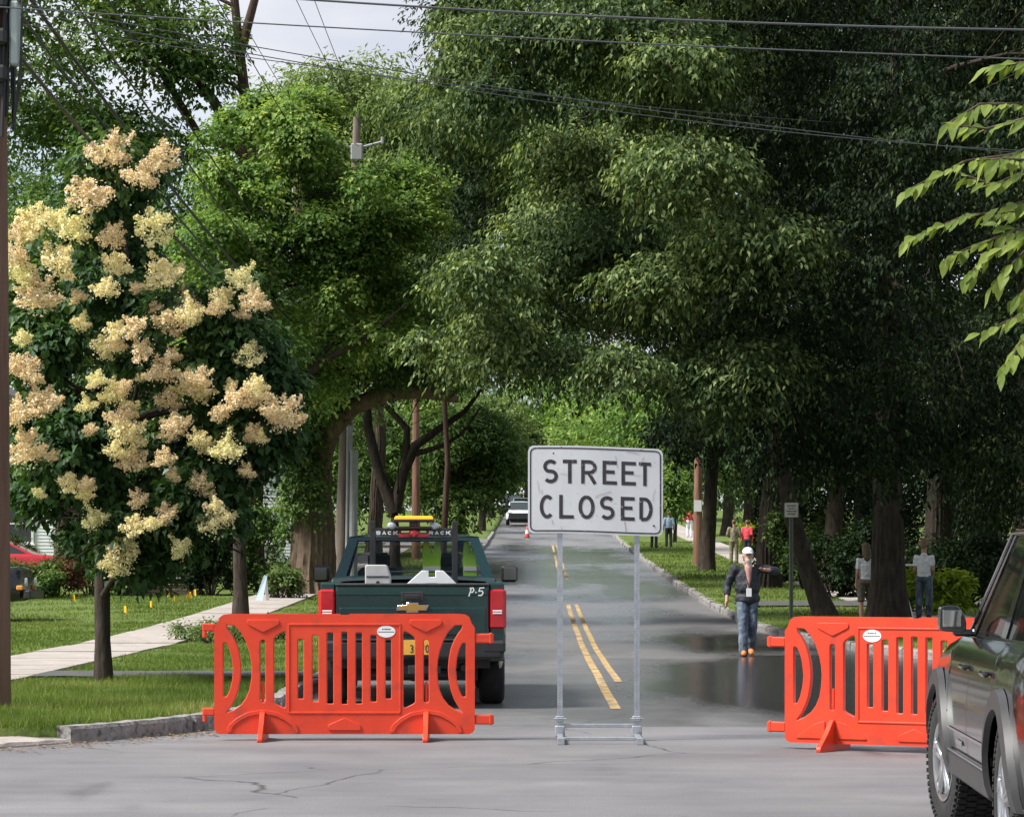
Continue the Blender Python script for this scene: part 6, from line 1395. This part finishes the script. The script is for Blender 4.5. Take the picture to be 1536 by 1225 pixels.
def hand(w, d, thumb, r=.0085):
    """palm and five fingers from the wrist w along d; thumb is the side its thumb leaves from"""
    w, d, t = Vector(w), Vector(d).normalized(), Vector(thumb).normalized(); t = (t - d * t.dot(d)).normalized(); k = d.cross(t)
    out = [('c', w, w + d * .045, .027, .03), ('c', w + d * .04 + t * .018, w + d * .08 + t * .02, .022, .02), ('c', w + d * .04 - t * .018, w + d * .08 - t * .02, .022, .018)]
    for i, ln_ in enumerate((.066, .076, .07, .055)):
        b = w + d * .085 + t * (.03 - .02 * i); m_ = b + d * ln_ * .5 + k * .006; e = m_ + d * ln_ * .42 + k * .022
        out += [('c', b, m_, r * 1.1, r), ('c', m_, e, r, r * .85)]
    b = w + d * .03 + t * .028; m_ = b + d * .03 + t * .026; e = m_ + d * .032 + t * .004
    out += [('c', b, m_, .013, .011), ('c', m_, e, .011, .009)]
    return out
def person(name_label, loc, rz, J, top, top_m, bot_m, shoe_m, hair=None, hair_m=None, cap=None, beard=None, short_sleeve=False, shorts=False, scale=1.0, fine=True, group=None, extra=None, boots=False, sleeve=.93, wide=1.0, hem=0.):
    T = thing('person', name_label, 'person', loc, rz, group); T.scale = (scale,) * 3
    V = lambda k: Vector(J[k])
    hd, nk, ch, pv = V('head'), V('neck'), V('chest'), V('pelvis'); vox = .0105 if fine else .022
    body = [('e', hd + Vector((0, .005, .02)), (.076, .095, .105)), ('e', hd + Vector((0, -.025, -.05)), (.058, .068, .075)), ('c', hd + Vector((0, .02, -.06)), nk, .055, .058), ('e', hd + Vector((0, -.1, -.012)), (.014, .022, .026)), ('e', hd + Vector((.079, .01, -.005)), (.012, .02, .032)), ('e', hd + Vector((-.079, .01, -.005)), (.012, .02, .032)),
            ('c', nk, ch, .055, .09), ('c', ch, pv, .085, .085)]
    for s in ('l', 'r'):
        sh, el, wr_, hp, kn, an, to = V('sh' + s), V('el' + s), V('wr' + s), V('hip' + s), V('kn' + s), V('an' + s), V('to' + s)
        body += [('c', ch + (sh - ch) * .5, sh, .06, .052), ('c', sh, el, .048, .038), ('c', el, wr_, .039, .027)]
        dd = (wr_ - el).normalized()
        body += hand(wr_, dd + Vector(J.get('hd' + s, (0, -.15, 0))), (0.3 * (-1 if s == 'r' else 1), -1, .2) if 'th' + s not in J else J['th' + s])
        body += [('c', pv + (hp - pv) * .6, hp, .08, .075), ('c', hp, kn, .078, .054), ('c', kn, an, .056, .038), ('c', an, an.lerp(to, .9), .04, .034)]
    blob('body', body, SKIN, T, vox, 2)
    tp = [('e', ch + Vector((0, 0, -.03)), (.175 * wide, .118 * wide, .2)), ('c', ch + Vector((0, 0, .06)), nk + Vector((0, .01, -.035)), .1, .07), ('e', ch.lerp(pv, .5), (.165 * top, .125 * top, .2)), ('e', pv + Vector((0, 0, .03 - hem)), (.165 * top, .122 * top, .13))]
    for s in ('l', 'r'):
        sh, el, wr_ = V('sh' + s), V('el' + s), V('wr' + s)
        tp += [('c', ch + (sh - ch) * .4 + Vector((0, 0, .02)), sh, .078, .06 if short_sleeve else .07)]
        if short_sleeve: tp += [('c', sh, sh.lerp(el, .6), .055, .054)]
        else: tp += [('c', sh, el, .074, .066), ('c', el, el.lerp(wr_, sleeve), .066, .056)]
    blob('shirt' if short_sleeve else 'jacket', tp, top_m, T, vox, 3)
    bt = [('e', pv + Vector((0, .005, -.03)), (.165, .125, .11))]
    for s in ('l', 'r'):
        hp, kn, an = V('hip' + s), V('kn' + s), V('an' + s)
        bt += [('c', pv.lerp(hp, .7), hp, .105, .098)]
        if shorts: bt += [('c', hp, kn + (hp - kn) * .1, .098, .085)]
        else: bt += [('c', hp, kn, .1, .082), ('c', kn, kn.lerp(an, .8 if boots else 1.04), .082, .074)]
    blob('shorts' if shorts else 'trousers', bt, bot_m, T, vox, 3)
    for s in ('l', 'r'):
        an, to = V('an' + s), V('to' + s); he = an + (an - to).normalized() * .03; he.z = an.z - .035
        sh_ = [('c', he, to.lerp(an, .3), .044, .046), ('c', to.lerp(an, .3), to, .046, .036), ('c', an + Vector((0, 0, .0)), he.lerp(to, .2), .05, .05)]
        if boots: sh_ += [('c', an, an + Vector((0, 0, .22)), .056, .068)]
        blob('shoe', sh_, shoe_m, T, .009 if fine else .02, 2)
    if hair: blob('hair', [(p[0], hd + Vector(p[1]), p[2]) if p[0] == 'e' else ('c', hd + Vector(p[1]), hd + Vector(p[2]), p[3], p[4]) for p in hair], hair_m, T, .009 if fine else .02, 1)
    if beard: blob('beard', [('e', hd + Vector((0, -.065, -.085)), (.055, .045, .06)), ('e', hd + Vector((0, -.07, -.14)), (.04, .035, .06))], beard, T, .008, 1)
    for s in (-1, 1):
        mb = MB(); mb.ell(hd + Vector((s * .03, -.087, .008)), (.012, .008, .008), 8); mb.build('eye', BLACK, T, smooth=True)
    mb = MB(); mb.ell(hd + Vector((0, -.094, -.058)), (.024, .006, .006), 8); mb.build('mouth', mat('lips', (.35, .13, .11), .5), T, smooth=True)
    if cap:
        c = blob('cap', [('e', hd + Vector((0, .005, .065)), (.09, .108, .075)), ('e', hd + Vector((0, -.115, .045)), (.07, .075, .012))], cap, T, .008, 1)
    return T
def pose(**k):
    J = dict(pelvis=(0, 0, .95), chest=(0, 0, 1.27), neck=(0, .01, 1.47), head=(0, -.015, 1.64), shl=(.19, 0, 1.41), shr=(-.19, 0, 1.41), ell=(.25, .03, 1.13), elr=(-.25, .03, 1.13), wrl=(.25, -.05, .89), wrr=(-.25, -.05, .89),
             hipl=(.095, 0, .92), hipr=(-.095, 0, .92), knl=(.105, -.02, .5), knr=(-.105, -.02, .5), anl=(.11, .02, .085), anr=(-.11, .02, .085), tol=(.125, -.14, .04), tor=(-.125, -.14, .04)); J.update(k); return J
# the walking man: faces the camera, one leg forward, his left arm raised out with the hand at the collar
mY = 46.5; mX = ax(1121, mY)
man = person('bearded man in white cap, dark jacket and orange shoes walking down the road', (mX, mY, zg(mY) + .0), .05,
    pose(shl=(.21, 0, 1.4), shr=(-.21, 0, 1.4), head=(.0, -.06, 1.605), neck=(0, -.0, 1.44), hipl=(.085, 0, .92), hipr=(-.085, 0, .92), elr=(-.31, .06, 1.13), wrr=(-.34, -.06, .89), ell=(.46, -.02, 1.36), wrl=(.27, -.2, 1.38), hdl=(-.3, -.3, .0), knl=(.075, -.06, .5), anl=(.065, .14, .13), tol=(.075, -.01, .05), knr=(-.085, -.14, .52), anr=(-.085, -.18, .085), tor=(-.1, -.34, .05)),
    1.28, JACKET, DENIM, SHOE_O, sleeve=.5, wide=1.2, hem=.06, scale=1.04, cap=WHITEC, beard=HAIRG, hair=[('e', (0, .03, -.01), (.085, .085, .08))], hair_m=HAIRG)
blob('inner_shirt', [('c', Vector((0, -.15, 1.18)), Vector((0, -.11, 1.42)), .035, .062), ('c', Vector((0, -.165, 1.04)), Vector((0, -.15, 1.18)), .014, .03)], PINK, man, .01, 2)
mb = MB(); mb.bbox((.0, -.195, 1.02), (.085, .008, .13), .003); mb.build('name_badge', WHITE, man); mb = MB()
for s in (-1, 1): mb.tube([(s * .07, -.06, 1.46), (s * .06, -.14, 1.36), (s * .03, -.18, 1.2), (0, -.19, 1.08)], .006, 6)
mb.build('lanyard', BLACK, man)
# two onlookers with their backs turned
gY = 61; X = ax(1386, gY)
person('curly haired onlooker in white tee, jeans and dark boots, back turned', (X, gY, lawn_z(X, gY)), R(180 - 18), pose(shl=(.172, 0, 1.385), shr=(-.172, 0, 1.385), wrl=(.15, -.15, .98), ell=(.205, .02, 1.12), wrr=(-.15, -.15, .98), elr=(-.205, .02, 1.12)), .96, TEE, DENIM, SHOE_D, short_sleeve=True, boots=True, scale=1.0,
       hair=[('e', (0, .02, .06), (.1, .11, .09)), ('e', (.06, .03, .03), (.055, .07, .06)), ('e', (-.06, .03, .03), (.055, .07, .06)), ('e', (0, .08, .01), (.075, .05, .075)), ('e', (.04, -.03, .12), (.05, .05, .04)), ('e', (-.045, .0, .12), (.05, .05, .04)), ('e', (.08, .0, .06), (.05, .06, .06)), ('e', (-.085, .01, .07), (.045, .06, .06)), ('e', (0, .06, .13), (.06, .06, .04))], hair_m=mat('curly_tan_hair', (.12, .08, .045), .8, c2=(.3, .21, .12), ns=30, bump=.9, bs=40))
gY = 59.2; X = ax(1299, gY)
person('long haired onlooker in white top and brown shorts beside the thick trunk', (X, gY, lawn_z(X, gY)), R(180 + 10), pose(shl=(.165, 0, 1.385), shr=(-.165, 0, 1.385), ell=(.2, .02, 1.13), elr=(-.2, .02, 1.13), wrl=(.2, -.05, .9), wrr=(-.2, -.05, .9)), .92, TEE, KHAKI, SHOE_D, short_sleeve=True, shorts=True, scale=.97,
       hair=[('e', (0, .02, .045), (.095, .11, .1)), ('c', (0, .06, .0), (0, .09, -.2), .08, .075), ('c', (.05, .04, .0), (.06, .07, -.16), .05, .04), ('c', (-.05, .04, .0), (-.06, .07, -.16), .05, .04)], hair_m=HAIRB)
# further off
def far_person(label, px, py, Y, rz, top_m, bot_m, hm, sc_=1.0, **k):
    X = ax(px, Y); return person(label, (X, Y, lawn_z(X, Y) + .03), rz, pose(**k), 1.0, top_m, bot_m, SHOE_D, scale=sc_, fine=False, group='people further up the road', hair=[('e', (0, .02, .04), (.09, .105, .095))], hair_m=hm)
far_person('person in tan camouflage uniform standing on the far right sidewalk', 1101, 848, 113, R(170), CAMO, CAMO, HAIRB, 1.0, wrl=(.1, -.2, 1.05), wrr=(-.12, -.2, 1.05), elr=(-.27, .02, 1.14), ell=(.27, .02, 1.14))
far_person('person in a bright red top beside the one in camouflage', 1121, 845, 116, R(150), REDC, DARKC, HAIRB, .97)
far_person('person in pale blue top and dark trousers near the reddish brown pole', 1003, 822, 140, R(180), BLUEC, DARKC, HAIRB)
far_person('person dressed in black on the verge beyond the sign board corner', 981, 824, 138, R(160), DARKC, DARKC, HAIRB)
far_person('person in red and white far back beneath the trees behind the notice pole', 1034, 796, 160, R(180), REDC, TEE, HAIRB)
